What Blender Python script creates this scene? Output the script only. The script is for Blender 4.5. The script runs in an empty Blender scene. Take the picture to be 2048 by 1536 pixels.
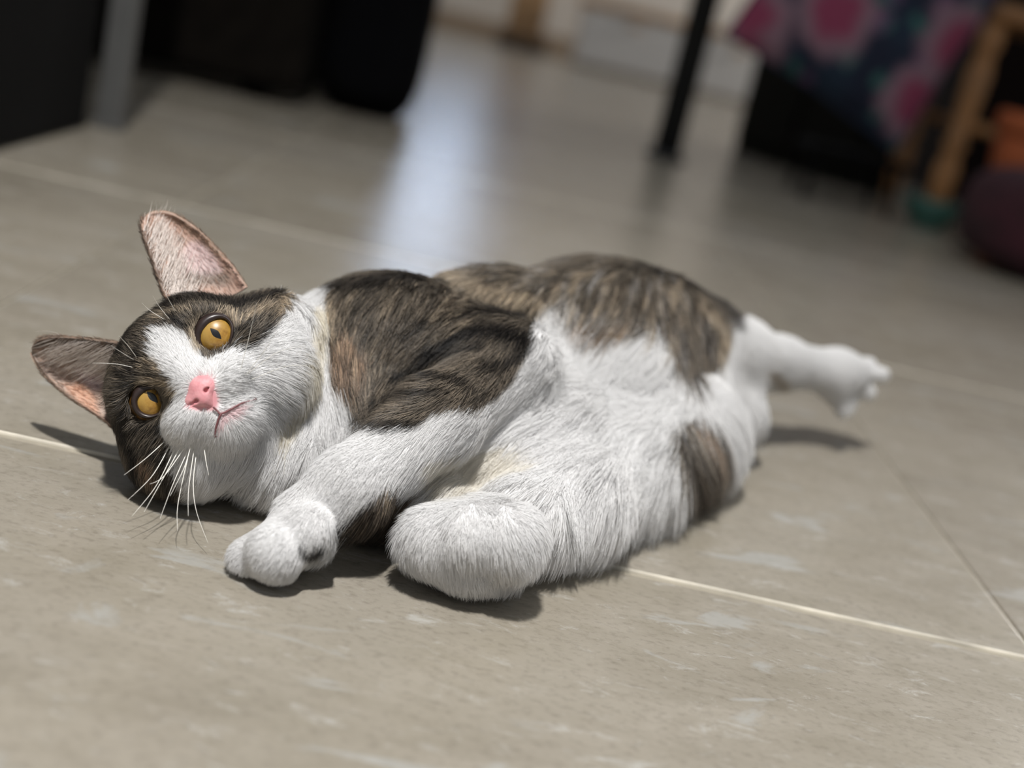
import bpy, bmesh, math, random
import numpy as np
from mathutils import Vector, Matrix
from mathutils.bvhtree import BVHTree
from mathutils.kdtree import KDTree

random.seed(7)
rng = np.random.default_rng(7)
scene = bpy.context.scene
COL = scene.collection

# ------------------------------------------------------------------ camera
F_PX, PITCH, ROLL, YAW, CAM_H = 2527.5, 0.288439, 0.235308, 0.047139, 0.2483
_cy, _sy = math.cos(YAW), math.sin(YAW)
FWD = np.array([_sy * math.cos(PITCH), _cy * math.cos(PITCH), -math.sin(PITCH)])
_rt = np.array([_cy, -_sy, 0.0])
_up = np.cross(_rt, FWD)
RIGHT = math.cos(ROLL) * _rt + math.sin(ROLL) * _up
UP = -math.sin(ROLL) * _rt + math.cos(ROLL) * _up
CAM = np.array([0.0, 0.0, CAM_H])
cam_data = bpy.data.cameras.new('camera')
cam_data.sensor_width = 36.0
cam_data.lens = 36.0 * F_PX / 2048.0
cam_data.clip_start = 0.01
cam_data.dof.use_dof = True
cam_data.dof.focus_distance = 0.555
cam_data.dof.aperture_fstop = 3.7
cam = bpy.data.objects.new('camera', cam_data)
COL.objects.link(cam)
cam.matrix_world = Matrix(((RIGHT[0], UP[0], -FWD[0], CAM[0]), (RIGHT[1], UP[1], -FWD[1], CAM[1]),
                           (RIGHT[2], UP[2], -FWD[2], CAM[2]), (0, 0, 0, 1)))
scene.camera = cam

def ray(x, y):
    return FWD + RIGHT * ((x - 1024) / F_PX) - UP * ((y - 768) / F_PX)
def at_z(x, y, z=0.0):
    d = ray(x, y); return CAM + d * ((z - CAM[2]) / d[2])
def at_y(x, y, Y):
    d = ray(x, y); return CAM + d * ((Y - CAM[1]) / d[1])
def project(P):
    d = np.asarray(P, dtype=float) - CAM
    k = d @ FWD
    return np.stack([1024 + F_PX * (d @ RIGHT) / k, 768 - F_PX * (d @ UP) / k], -1)

# ------------------------------------------------------------------ world, lights, exposure
world = bpy.data.worlds.new('world')
scene.world = world
world.use_nodes = True
wb = world.node_tree.nodes['Background']
wb.inputs[0].default_value = (0.88, 0.93, 1.0, 1)
wb.inputs[1].default_value = 0.27

def lamp(name, kind, loc, energy, size, color=(1, 1, 1), target=None):
    d = bpy.data.lights.new(name, kind)
    d.energy = energy; d.color = color
    if kind == 'AREA':
        d.shape = 'DISK'; d.size = size
    else:
        d.shadow_soft_size = size
    o = bpy.data.objects.new(name, d); COL.objects.link(o); o.location = loc
    if target is not None:
        o.rotation_euler = (Vector(target) - Vector(loc)).to_track_quat('-Z', 'Y').to_euler()
    return o
key = lamp('ceiling_spot', 'SPOT', (-0.15, -0.10, 1.85), 180.0, 0.035, (1.0, 0.985, 0.965), (0.02, 0.62, 0.0))
key.data.spot_size = math.radians(98); key.data.spot_blend = 1.0
lamp('far_fill', 'POINT', (4.8, 6.3, 2.3), 420.0, 0.15, (1.0, 0.97, 0.93))  # unseen fill light, added to brighten the far wall and floor

scene.view_settings.view_transform = 'Standard'
scene.view_settings.look = 'None'
scene.view_settings.gamma = 1.0
scene.view_settings.exposure = 0.24
scene.view_settings.use_curve_mapping = False

# ------------------------------------------------------------------ helpers
def srgb(r, g, b):
    f = lambda c: (c / 255 / 12.92) if c / 255 <= 0.04045 else ((c / 255 + 0.055) / 1.055) ** 2.4
    return (f(r), f(g), f(b), 1.0)

class NT:
    """small node-tree builder"""
    def __init__(self, name):
        self.m = bpy.data.materials.new(name); self.m.use_nodes = True
        self.t = self.m.node_tree; self.n = self.t.nodes
        self.b = self.n['Principled BSDF']
    def node(self, typ, **kw):
        nd = self.n.new(typ)
        for k, v in kw.items():
            if k.startswith('i_'):
                key = k[2:]; nd.inputs[int(key) if key.isdigit() else key.replace('_', ' ')].default_value = v
            else:
                setattr(nd, k, v)
        return nd
    def link(self, a, b): self.t.links.new(a, b)
    def ramp(self, fac, stops):
        r = self.node('ShaderNodeValToRGB'); e = r.color_ramp.elements
        while len(e) < len(stops): e.new(0.5)
        for i, (p, c) in enumerate(stops): e[i].position = p; e[i].color = c
        self.link(fac, r.inputs[0]); return r.outputs[0]
    def mix(self, fac, a, b, mode='MIX'):
        m = self.node('ShaderNodeMix', data_type='RGBA', blend_type=mode)
        for s, v in ((m.inputs['Factor'], fac), (m.inputs['A'], a), (m.inputs['B'], b)):
            if isinstance(v, bpy.types.NodeSocket): self.link(v, s)
            else: s.default_value = v
        return m.outputs['Result']

def plain(name, rgb, rough=0.6, metal=0.0, vary=0.12, scale=25.0, bump=0.0, spec=0.5):
    t = NT(name); c = srgb(*rgb)
    tc = t.node('ShaderNodeTexCoord')
    nz = t.node('ShaderNodeTexNoise', i_Scale=scale, i_Detail=4.0); t.link(tc.outputs['Object'], nz.inputs['Vector'])
    lo = tuple(x * (1 - vary) for x in c[:3]) + (1,); hi = tuple(min(1, x * (1 + vary)) for x in c[:3]) + (1,)
    t.link(t.ramp(nz.outputs[0], [(0.3, lo), (0.7, hi)]), t.b.inputs['Base Color'])
    t.b.inputs['Roughness'].default_value = rough; t.b.inputs['Metallic'].default_value = metal; t.b.inputs['Specular IOR Level'].default_value = spec
    if bump:
        bp = t.node('ShaderNodeBump', i_Strength=bump, i_Distance=0.003)
        t.link(nz.outputs[0], bp.inputs['Height']); t.link(bp.outputs[0], t.b.inputs['Normal'])
    return t.m

def mesh_obj(name, verts, faces, mat, parent=None, smooth=False):
    me = bpy.data.meshes.new(name)
    me.from_pydata([tuple(map(float, v)) for v in verts], [], faces)
    me.update()
    if smooth: me.polygons.foreach_set('use_smooth', np.ones(len(me.polygons), dtype=bool))
    if mat: me.materials.append(mat)
    o = bpy.data.objects.new(name, me); COL.objects.link(o)
    if parent: o.parent = parent
    return o
def bm_obj(name, bm, mat, parent=None, smooth=False):
    me = bpy.data.meshes.new(name); bm.normal_update(); bm.to_mesh(me); bm.free()
    if smooth: me.polygons.foreach_set('use_smooth', np.ones(len(me.polygons), dtype=bool))
    if mat: me.materials.append(mat)
    o = bpy.data.objects.new(name, me); COL.objects.link(o)
    if parent: o.parent = parent
    return o
def tag(o, label=None, cat=None, group=None, kind=None):
    for k, v in (('label', label), ('category', cat), ('group', group), ('kind', kind)):
        if v: o[k] = v
    return o
def empty(name, loc, label, cat, rz=0.0, group=None):
    o = bpy.data.objects.new(name, None); COL.objects.link(o)
    o.location = loc; o.rotation_euler = (0, 0, rz); o.empty_display_size = 0.02
    return tag(o, label, cat, group)
def box_bm(bm, lo, hi, bevel=0.0, seg=2):
    res = bmesh.ops.create_cube(bm, size=1.0)
    vs = res['verts']
    for v in vs:
        v.co = Vector([lo[i] + (hi[i] - lo[i]) * (v.co[i] + 0.5) for i in range(3)])
    if bevel:
        es = list({e for v in vs for e in v.link_edges})
        bmesh.ops.bevel(bm, geom=es, offset=bevel, segments=seg, affect='EDGES', profile=0.6)
def box(name, lo, hi, mat, parent=None, bevel=0.0, seg=2, smooth=False):
    bm = bmesh.new(); box_bm(bm, lo, hi, bevel, seg)
    return bm_obj(name, bm, mat, parent, smooth)
def tube(name, pts, radii, mat, parent=None, sides=10, cap=True, smooth=True):
    pts = [np.array(p, float) for p in pts]; n = len(pts); V = []; Fc = []
    prev = None
    for i in range(n):
        t = pts[min(i + 1, n - 1)] - pts[max(i - 1, 0)]; t /= np.linalg.norm(t) + 1e-12
        if prev is None:
            a = np.array([0, 0, 1.0]) if abs(t[2]) < 0.9 else np.array([1.0, 0, 0])
        else: a = prev
        a = a - t * (a @ t); a /= np.linalg.norm(a); prev = a; b = np.cross(t, a)
        r = radii[i] if hasattr(radii, '__len__') else radii
        for k in range(sides):
            an = 2 * math.pi * k / sides
            V.append(pts[i] + r * (math.cos(an) * a + math.sin(an) * b))
    for i in range(n - 1):
        for k in range(sides):
            k2 = (k + 1) % sides
            Fc.append((i * sides + k, i * sides + k2, (i + 1) * sides + k2, (i + 1) * sides + k))
    if cap:
        Fc.append(tuple(range(sides - 1, -1, -1))); Fc.append(tuple((n - 1) * sides + k for k in range(sides)))
    return mesh_obj(name, V, Fc, mat, parent, smooth)
def spline(pts, n):
    """Catmull-Rom resample of a polyline to n points"""
    P = np.array(pts, float); m = len(P)
    out = []
    for s in np.linspace(0, m - 1, n):
        i = min(int(s), m - 2); t = s - i
        p0 = P[max(i - 1, 0)]; p1 = P[i]; p2 = P[i + 1]; p3 = P[min(i + 2, m - 1)]
        out.append(0.5 * ((2 * p1) + (-p0 + p2) * t + (2 * p0 - 5 * p1 + 4 * p2 - p3) * t * t + (-p0 + 3 * p1 - 3 * p2 + p3) * t ** 3))
    return np.array(out)
# ------------------------------------------------------------------ setting: tiled floor, far wall, window
TILE, JOINT, X0, Y0 = 0.60, 0.0024, -0.285, 0.5675
t = NT('stone_tile')
tc = t.node('ShaderNodeTexCoord'); oi = t.node('ShaderNodeObjectInfo')
sc_ = t.node('ShaderNodeVectorMath', operation='MULTIPLY', i_1=(7.3, 3.1, 5.7))
cb = t.node('ShaderNodeCombineXYZ')
for i in range(3): t.link(oi.outputs['Random'], cb.inputs[i])
t.link(cb.outputs[0], sc_.inputs[0])
ad = t.node('ShaderNodeVectorMath', operation='ADD'); t.link(tc.outputs['Object'], ad.inputs[0]); t.link(sc_.outputs[0], ad.inputs[1])
def noise(scale, detail=6.0, rough=0.6, stretch=None, dist=0.0):
    v = ad.outputs[0]
    if stretch:
        mp = t.node('ShaderNodeMapping'); mp.inputs['Rotation'].default_value = (0, 0, stretch[0]); mp.inputs['Scale'].default_value = stretch[1]
        t.link(v, mp.inputs[0]); v = mp.outputs[0]
    n = t.node('ShaderNodeTexNoise', i_Scale=scale, i_Detail=detail, i_Roughness=rough, i_Distortion=dist); t.link(v, n.inputs['Vector'])
    return n.outputs[0]
big = noise(3.2, 3.0, 0.55)
base = t.ramp(big, [(0.32, srgb(127, 120, 107)), (0.5, srgb(138, 131, 117)), (0.68, srgb(146, 140, 129))])
mid = noise(16.0, 8.0, 0.7, (0.5, (1.0, 2.2, 1.0)), 0.6)
base = t.mix(t.ramp(mid, [(0.35, (0.0, 0, 0, 1)), (0.72, (0.8, 0.8, 0.8, 1))]), base, srgb(153, 146, 134))
fine = noise(170.0, 6.0, 0.75, (0.4, (1.0, 1.8, 1.0)))
base = t.mix(t.ramp(fine, [(0.30, (0.55, 0.55, 0.55, 1)), (0.50, (0, 0, 0, 1))]), base, srgb(104, 96, 85))
spk = noise(42.0, 6.0, 0.8, (0.45, (1.0, 2.4, 1.0)), 0.5)
base = t.mix(t.ramp(spk, [(0.57, (0, 0, 0, 1)), (0.70, (0.75, 0.75, 0.75, 1))]), base, srgb(172, 170, 164))
pat = noise(11.0, 5.0, 0.6, (-0.9, (1.0, 3.0, 1.0)), 0.9)
base = t.mix(t.ramp(pat, [(0.60, (0, 0, 0, 1)), (0.67, (0.5, 0.5, 0.5, 1))]), base, srgb(160, 161, 158))
t.link(base, t.b.inputs['Base Color'])
rg = t.ramp(mid, [(0.3, (0.19, 0.19, 0.19, 1)), (0.7, (0.26, 0.26, 0.26, 1))]); t.link(rg, t.b.inputs['Roughness'])
t.b.inputs['Specular IOR Level'].default_value = 0.38
bp = t.node('ShaderNodeBump', i_Strength=0.25, i_Distance=0.0008); t.link(fine, bp.inputs['Height']); t.link(bp.outputs[0], t.b.inputs['Normal'])
TILE_MAT = t.m
GROUT = plain('cream_grout', (152, 145, 130), 0.9, 0, 0.08, 200, 0.3)
floor = tag(mesh_obj('floor', [(-5.5, -1.3, -0.012), (6.5, -1.3, -0.012), (6.5, 8.0, -0.012), (-5.5, 8.0, -0.012),
                              (-5.5, -1.3, -0.0016), (6.5, -1.3, -0.0016), (6.5, 8.0, -0.0016), (-5.5, 8.0, -0.0016)],
                    [(3, 2, 1, 0), (4, 5, 6, 7), (0, 1, 5, 4), (1, 2, 6, 5), (2, 3, 7, 6), (3, 0, 4, 7)], GROUT),
            'beige stone-look floor tiles with cream joints', kind='structure')
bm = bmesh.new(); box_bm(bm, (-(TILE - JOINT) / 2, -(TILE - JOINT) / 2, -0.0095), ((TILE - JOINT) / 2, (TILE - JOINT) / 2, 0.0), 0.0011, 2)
tile_me = bpy.data.meshes.new('tile'); bm.to_mesh(tile_me); bm.free(); tile_me.materials.append(TILE_MAT); tile_me.materials.append(plain('tile_edge_lit', (200, 193, 178), 0.6, 0, 0.35, 30))
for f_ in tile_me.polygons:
    if f_.normal.y < -0.25 and f_.normal.z > -0.1: f_.material_index = 1  # near-facing bevels painted pale, as light caught on the tile lip
for iy in range(-3, 12):
    for ix in range(-8, 10):
        cx, cy = X0 + (ix + 0.5) * TILE, Y0 + (iy + 0.5) * TILE
        k = (cx - 0.1) / max(cy + 0.4, 0.5)
        if cx < -2.7 or (iy > 2 and abs(k) > 1.25) or (iy <= 2 and abs(cx) > 2.3): continue
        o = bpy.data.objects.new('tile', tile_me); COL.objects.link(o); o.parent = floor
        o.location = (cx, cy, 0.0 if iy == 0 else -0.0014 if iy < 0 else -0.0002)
WALL = plain('wall_paint', (206, 200, 192), 0.8, 0, 0.04, 3)
bm = bmesh.new()
WX0, WX1, WZ0, WZ1 = -0.63, -0.17, 1.32, 2.10
for lo, hi in (((-5.5, 7.8, 0), (WX0, 7.95, 2.7)), ((WX1, 7.8, 0), (6.5, 7.95, 2.7)), ((WX0, 7.8, 0), (WX1, 7.95, WZ0)), ((WX0, 7.8, WZ1), (WX1, 7.95, 2.7))):
    box_bm(bm, lo, hi)
tag(bm_obj('wall_back', bm, WALL), 'pale painted far wall', kind='structure')
tag(box('wall_left', (-2.95, -1.3, 0.0), (-2.80, 7.8, 2.7), WALL), 'pale painted side wall behind the dark sofa', kind='structure')
tag(box('wall_right', (6.35, -1.3, 0.0), (6.5, 7.8, 2.7), WALL), 'pale painted side wall beyond the sideboard', kind='structure')
tag(box('baseboard_back', (-2.8, 7.78, 0.0), (6.35, 7.80, 0.10), plain('baseboard_tan', (150, 132, 112), 0.6)), 'tan baseboard along the far wall', kind='structure')
t = NT('daylit_pane'); t.b.inputs['Base Color'].default_value = (0.02, 0.02, 0.02, 1)
t.b.inputs['Emission Color'].default_value = (0.62, 0.76, 1.0, 1); t.b.inputs['Emission Strength'].default_value = 11.0
win = tag(box('window_1', (WX0, 7.86, WZ0), (WX1, 7.88, WZ1), t.m), 'tall narrow daylit window in the far wall', kind='structure')
FRAME = plain('window_frame', (225, 225, 222), 0.5)
bm = bmesh.new()
for lo, hi in (((WX0, 7.83, WZ0), (WX0 + 0.04, 7.9, WZ1)), ((WX1 - 0.04, 7.83, WZ0), (WX1, 7.9, WZ1)), ((WX0, 7.83, WZ0), (WX1, 7.9, WZ0 + 0.04)), ((WX0, 7.83, WZ1 - 0.04), (WX1, 7.9, WZ1)), ((WX0, 7.84, 1.68), (WX1, 7.9, 1.71))):
    box_bm(bm, lo, hi)
bm_obj('window_frame', bm, FRAME, win)

# ------------------------------------------------------------------ far things
WHITE = plain('white_lacquer', (214, 212, 210), 0.5, 0, 0.05)
TAN = plain('tan_wood', (176, 140, 100), 0.55, 0, 0.25, 12)
DKWOOD = plain('dark_wood', (88, 70, 54), 0.6, 0, 0.25, 10)
p = empty('wooden_post', (-0.05, 7.25, 0), 'tan wooden post with a dark base near the far wall', 'post')
box('shaft', (-0.10, -0.09, 0.06), (0.10, 0.09, 2.4), TAN, p, 0.008); box('plinth', (-0.14, -0.13, 0.0), (0.14, 0.13, 0.07), DKWOOD, p, 0.01)
p = empty('white_cabinet', (0.78, 6.9, 0), 'low white cabinet standing by the far wall', 'cabinet')
box('body', (-0.55, -0.2, 0.02), (0.55, 0.2, 0.30), WHITE, p, 0.006); box('top', (-0.57, -0.22, 0.30), (0.57, 0.22, 0.34), TAN, p, 0.006)
for sx_ in (-0.275, 0.275):
    d_ = box('door', (sx_ - 0.265, -0.215, 0.03), (sx_ + 0.265, -0.2, 0.295), WHITE, p, 0.003)
    box('handle', (sx_ - 0.04, -0.235, 0.25), (sx_ + 0.04, -0.217, 0.262), TAN, d_, 0.003)

# left: table with black things under it
BLACK = plain('black_plastic', (4, 4, 4), 0.9, 0, 0.3, 20, spec=0.1)
BLACKF = plain('black_fabric', (4, 4, 6), 0.95, 0, 0.4, 60, 0.4, spec=0.1)
GREYM = plain('grey_metal', (84, 84, 83), 0.55, 0.2, 0.1, 30)
p = empty('side_table', (-0.80, 1.20, 0), 'table with slim grey metal legs over black boxes', 'table')
box('table_top', (-0.37, -0.36, 0.66), (0.37, 0.36, 0.69), DKWOOD, p, 0.006)
for sx_, sy_ in ((-1, -1), (-1, 1), (1, -1), (1, 1)):
    bm = bmesh.new(); box_bm(bm, (sx_ * 0.338 - 0.0145, sy_ * 0.307 - 0.0145, 0.006), (sx_ * 0.338 + 0.0145, sy_ * 0.307 + 0.0145, 0.66), 0.003)
    leg = bm_obj('leg', bm, GREYM, p)
    box('rubber_foot', (sx_ * 0.338 - 0.017, sy_ * 0.307 - 0.017, 0.0), (sx_ * 0.338 + 0.017, sy_ * 0.307 + 0.017, 0.008), GREYM, leg, 0.002)
def storage(name, lo, hi, mat, label, cat_):
    c = ((lo[0] + hi[0]) / 2, (lo[1] + hi[1]) / 2, 0)
    p = empty(name, c, label, cat_); h = hi[2]; w, d_ = (hi[0] - lo[0]) / 2, (hi[1] - lo[1]) / 2
    box('body', (-w, -d_, 0.0), (w, d_, h * 0.86), mat, p, 0.012, 3); box('lid', (-w - 0.006, -d_ - 0.006, h * 0.86), (w + 0.006, d_ + 0.006, h), mat, p, 0.008, 3)
    return p
storage('storage_box', (-1.05, 0.95, 0), (-0.476, 1.465, 0.52), BLACK, 'big black box under the grey-legged table', 'box')
p = empty('sofa', (-1.05, 2.45, 0), 'dark brown sofa behind the grey-legged table', 'sofa')
SOFA = plain('dark_upholstery', (17, 14, 11), 0.95, 0, 0.35, 30, 0.4, spec=0.1)
box('base', (-0.70, -0.36, 0.02), (0.70, 0.36, 0.30), SOFA, p, 0.03, 3)
for i in range(2): box('seat_cushion', (-0.55 + i * 0.555, -0.38, 0.30), (-0.005 + i * 0.555, 0.26, 0.44), SOFA, p, 0.04, 4)
box('backrest', (-0.70, 0.22, 0.28), (0.70, 0.42, 0.85), SOFA, p, 0.05, 4)
for sx_ in (-1, 1): box('armrest', (min(sx_ * 0.56, sx_ * 0.70), -0.38, 0.28), (max(sx_ * 0.56, sx_ * 0.70), 0.4, 0.60), SOFA, p, 0.04, 4)
for sx_ in (-1, 1):
    for sy_ in (-1, 1): box('leg', (sx_ * 0.62 - 0.02, sy_ * 0.3 - 0.02, 0.0), (sx_ * 0.62 + 0.02, sy_ * 0.3 + 0.02, 0.03), BLACK, p)
p = empty('backpack', (-0.262, 2.30, 0), 'tall black bag standing at the end of the dark sofa', 'bag')
def rounded(name, c, r, e, mat, parent, n=24, m=16):
    """superellipsoid"""
    V = []; Fc = []
    f = lambda w, k: math.copysign(abs(w) ** k, w)
    for i in range(m + 1):
        v = -math.pi / 2 + math.pi * i / m
        for j in range(n):
            u = 2 * math.pi * j / n
            V.append((c[0] + r[0] * f(math.cos(v), e) * f(math.cos(u), e), c[1] + r[1] * f(math.cos(v), e) * f(math.sin(u), e), c[2] + r[2] * f(math.sin(v), e)))
    for i in range(m):
        for j in range(n):
            j2 = (j + 1) % n; Fc.append((i * n + j, i * n + j2, (i + 1) * n + j2, (i + 1) * n + j))
    return mesh_obj(name, V, Fc, mat, parent, True)
rounded('body', (0, 0, 0.265), (0.088, 0.085, 0.265), 0.35, BLACKF, p)
rounded('front_pocket', (0, -0.085, 0.16), (0.066, 0.03, 0.13), 0.45, BLACKF, p)
tube('carry_handle', spline([(-0.03, 0, 0.52), (-0.025, 0, 0.56), (0.025, 0, 0.56), (0.03, 0, 0.52)], 12), 0.008, BLACKF, p, 8)
for s_ in (-1, 1): tube('strap', spline([(s_ * 0.05, 0.07, 0.48), (s_ * 0.06, 0.12, 0.36), (s_ * 0.06, 0.11, 0.2), (s_ * 0.05, 0.08, 0.08)], 14), 0.010, BLACKF, p, 8)

# right: pole stand, floral bag, wooden chair and dark furniture behind them
DKM = plain('black_metal', (16, 18, 20), 0.6, 0.0, 0.15, 30)
p = empty('pole_stand', (0.338, 2.77, 0), 'slim black metal pole stand on the tiled floor', 'stand')
tube('pole', [(0, 0, 0.01), (0, 0, 1.62), (0, 0, 1.66)], [0.031, 0.028, 0.010], DKM, p, 16)
tube('base', [(0, 0, 0), (0, 0, 0.008), (0, 0, 0.016)], [0.045, 0.045, 0.030], DKM, p, 24)
for k in range(4):
    an = k * math.pi / 2 + 0.4
    tube('hook', spline([(0, 0, 1.52), (0.03 * math.cos(an), 0.03 * math.sin(an), 1.53), (0.042 * math.cos(an), 0.042 * math.sin(an), 1.56)], 8), 0.004, DKM, p, 8)
p = empty('low_stool', (0.70, 2.675, 0), 'low black stool under the floral bag', 'stool')
box('seat', (-0.10, -0.09, 0.095), (0.10, 0.09, 0.112), BLACK, p, 0.005)
for sx_ in (-1, 1):
    for sy_ in (-1, 1): tube('leg', [(sx_ * 0.088, sy_ * 0.078, 0.0), (sx_ * 0.082, sy_ * 0.072, 0.096)], 0.007, BLACK, p, 8)
OLIVE = plain('dark_olive', (20, 20, 16), 0.8, spec=0.15)
def cabinet(name, loc, rz, w, d_, h, mat, label, nd=2):
    p = empty(name, loc, label, 'cabinet', rz)
    box('body', (-w / 2, -d_ / 2, 0.0), (w / 2, d_ / 2, h), mat, p, 0.006)
    box('top', (-w / 2 - 0.01, -d_ / 2 - 0.02, h), (w / 2 + 0.01, d_ / 2 + 0.01, h + 0.025), mat, p, 0.006)
    for i in range(nd):
        x_ = -w / 2 + (i + 0.5) * w / nd
        o = box('door', (x_ - w / nd / 2 + 0.008, -d_ / 2 - 0.014, 0.04), (x_ + w / nd / 2 - 0.008, -d_ / 2, h - 0.02), mat, p, 0.004)
        box('knob', (x_ - 0.012, -d_ / 2 - 0.03, h * 0.6), (x_ + 0.012, -d_ / 2 - 0.014, h * 0.6 + 0.024), mat, o, 0.004)
    return p
_an = math.atan2(2.98 - 3.44, 0.93 - 0.58)
_n = np.array([-math.sin(_an), math.cos(_an)])
cabinet('dark_cabinet', (0.5 * (0.58 + 0.83) + _n[0] * 0.11, 0.5 * (3.44 + 3.11) + _n[1] * 0.11, 0), _an, 0.41, 0.19, 0.80, OLIVE, 'dark olive cabinet set at an angle behind the floral bag')
cabinet('dark_cabinet', (2.05, 3.75, 0), 0.0, 1.7, 0.40, 0.90, plain('black_brown', (24, 15, 12), 0.8, spec=0.15), 'long black-brown sideboard added to darken the space behind the wooden chair', 4)  # sideboard added as a dark mass for the shadows behind the chair
# floral bag
t = NT('floral_cloth'); tc = t.node('ShaderNodeTexCoord')
def vor(scale, off, rnd=0.9):
    mp = t.node('ShaderNodeMapping'); mp.inputs['Location'].default_value = off; t.link(tc.outputs['Object'], mp.inputs[0])
    ns = t.node('ShaderNodeTexNoise', i_Scale=18.0, i_Detail=2.0); t.link(mp.outputs[0], ns.inputs['Vector'])
    mx = t.node('ShaderNodeMix', data_type='VECTOR', i_0=0.06); t.link(mp.outputs[0], mx.inputs['A']); t.link(ns.outputs['Color'], mx.inputs['B'])
    v = t.node('ShaderNodeTexVoronoi', voronoi_dimensions='2D', i_Scale=scale, i_Randomness=rnd); t.link(mx.outputs['Result'], v.inputs['Vector']); return v.outputs['Distance']
c = t.ramp(vor(11, (0.1, 0.4, 0)), [(0.2, srgb(26, 44, 62)), (0.6, srgb(20, 28, 48))])
c = t.mix(t.ramp(vor(13, (3.7, 1.2, 0)), [(0.16, (1, 1, 1, 1)), (0.26, (0, 0, 0, 1))]), c, srgb(52, 96, 92))
c = t.mix(t.ramp(vor(10, (1.3, 2.2, 0)), [(0.14, (1, 1, 1, 1)), (0.22, (0, 0, 0, 1))]), c, srgb(92, 64, 96))
v7 = vor(4.6, (0.62, 0.30, 0), 0.95)
c = t.mix(t.ramp(v7, [(0.30, (1, 1, 1, 1)), (0.40, (0, 0, 0, 1))]), c, srgb(132, 104, 116))
c = t.mix(t.ramp(v7, [(0.14, (1, 1, 1, 1)), (0.26, (0, 0, 0, 1))]), c, srgb(134, 56, 84))
t.link(c, t.b.inputs['Base Color']); t.b.inputs['Roughness'].default_value = 0.9
N = 28; V = []; Fc = []
for side in (1, -1):
    for i in range(N + 1):
        for j in range(N + 1):
            u, v = i / N * 2 - 1, j / N * 2 - 1
            prof = max(0.0, (1 - abs(u) ** 2.6) * (1 - abs(v) ** 2.6)) ** 0.55
            pin = 1 - 0.05 * (1 - abs(u * v))
            V.append((0.215 * u * pin, 0.215 * v * pin, side * 0.075 * prof))
n1 = (N + 1) ** 2
for s_ in range(2):
    for i in range(N):
        for j in range(N):
            a = s_ * n1 + i * (N + 1) + j; q = (a, a + N + 1, a + N + 2, a + 1)
            Fc.append(q if s_ == 0 else q[::-1])
cu = empty('floral_bag', (0.655, 2.675, 0.20), 'navy cloth bag printed with pink roses standing tilted on a low stool', 'bag')
panel = mesh_obj('body', V, Fc, t.m, cu, True)
_a = math.radians(-20); _xd = Vector((math.cos(_a), 0, math.sin(_a))); _yd = Vector((-math.sin(_a), 0.10, math.cos(_a))).normalized(); _zd = _xd.cross(_yd)
panel.matrix_basis = Matrix.Translation((-0.655, -2.675, -0.20)) @ Matrix(((_xd.x, _yd.x, _zd.x, 0.655), (_xd.y, _yd.y, _zd.y, 2.675), (_xd.z, _yd.z, _zd.z, 0.405), (0, 0, 0, 1)))
tube('piping', [tuple(V[i * (N + 1)]) for i in range(N + 1)] + [tuple(V[N * (N + 1) + j]) for j in range(1, N + 1)] + [tuple(V[i * (N + 1) + N]) for i in range(N - 1, -1, -1)] + [tuple(V[j]) for j in range(N - 1, -1, -1)],
     0.004, plain('navy_piping', (30, 38, 60), 0.9), panel, 6)
for s_ in (-1, 1):
    q = panel.matrix_basis @ Vector((-0.08, 0.195, s_ * 0.02)); q2 = panel.matrix_basis @ Vector((0.08, 0.195, s_ * 0.02)); tp = panel.matrix_basis @ Vector((0.0, 0.30, s_ * 0.035))
    tube('handle', spline([tuple(q), tuple(q * 0.35 + tp * 0.65), tuple(tp), tuple(q2 * 0.35 + tp * 0.65), tuple(q2)], 18), 0.006, plain('navy_strap', (30, 38, 60), 0.9), cu, 8)
# wooden chair with turned legs
HONEY = plain('honey_wood', (158, 114, 70), 0.4, 0, 0.2, 14)
p = empty('wooden_chair', (1.15, 2.92, 0), 'honey-coloured wooden chair with turned legs beside the floral bag', 'chair')
prof = [(0.0, 0.016), (0.03, 0.018), (0.07, 0.024), (0.12, 0.026), (0.15, 0.018), (0.17, 0.026), (0.19, 0.018), (0.25, 0.024), (0.32, 0.027), (0.36, 0.019), (0.38, 0.027), (0.43, 0.026)]
for sx_, sy_ in ((-1, -1), (-1, 1), (1, -1), (1, 1)):
    tube('leg', [(sx_ * (0.215 + 0.012 * (0.43 - z_)), sy_ * (0.165 + 0.012 * (0.43 - z_)), z_) for z_, r_ in prof], [r_ for z_, r_ in prof], HONEY, p, 14)
box('seat', (-0.245, -0.20, 0.43), (0.245, 0.20, 0.465), HONEY, p, 0.014, 3)
for sy_ in (-1, 1): tube('stretcher', [(-0.215, sy_ * 0.165, 0.21), (0.215, sy_ * 0.165, 0.21)], 0.011, HONEY, p, 10)
for sx_ in (-1, 1): tube('back_post', [(sx_ * 0.21, 0.17, 0.46), (sx_ * 0.20, 0.23, 0.95)], 0.018, HONEY, p, 12)
for z_ in (0.62, 0.76, 0.90): box('back_slat', (-0.20, 0.195 + (z_ - 0.6) * 0.1, z_ - 0.03), (0.20, 0.21 + (z_ - 0.6) * 0.1, z_ + 0.03), HONEY, p, 0.006)
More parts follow.
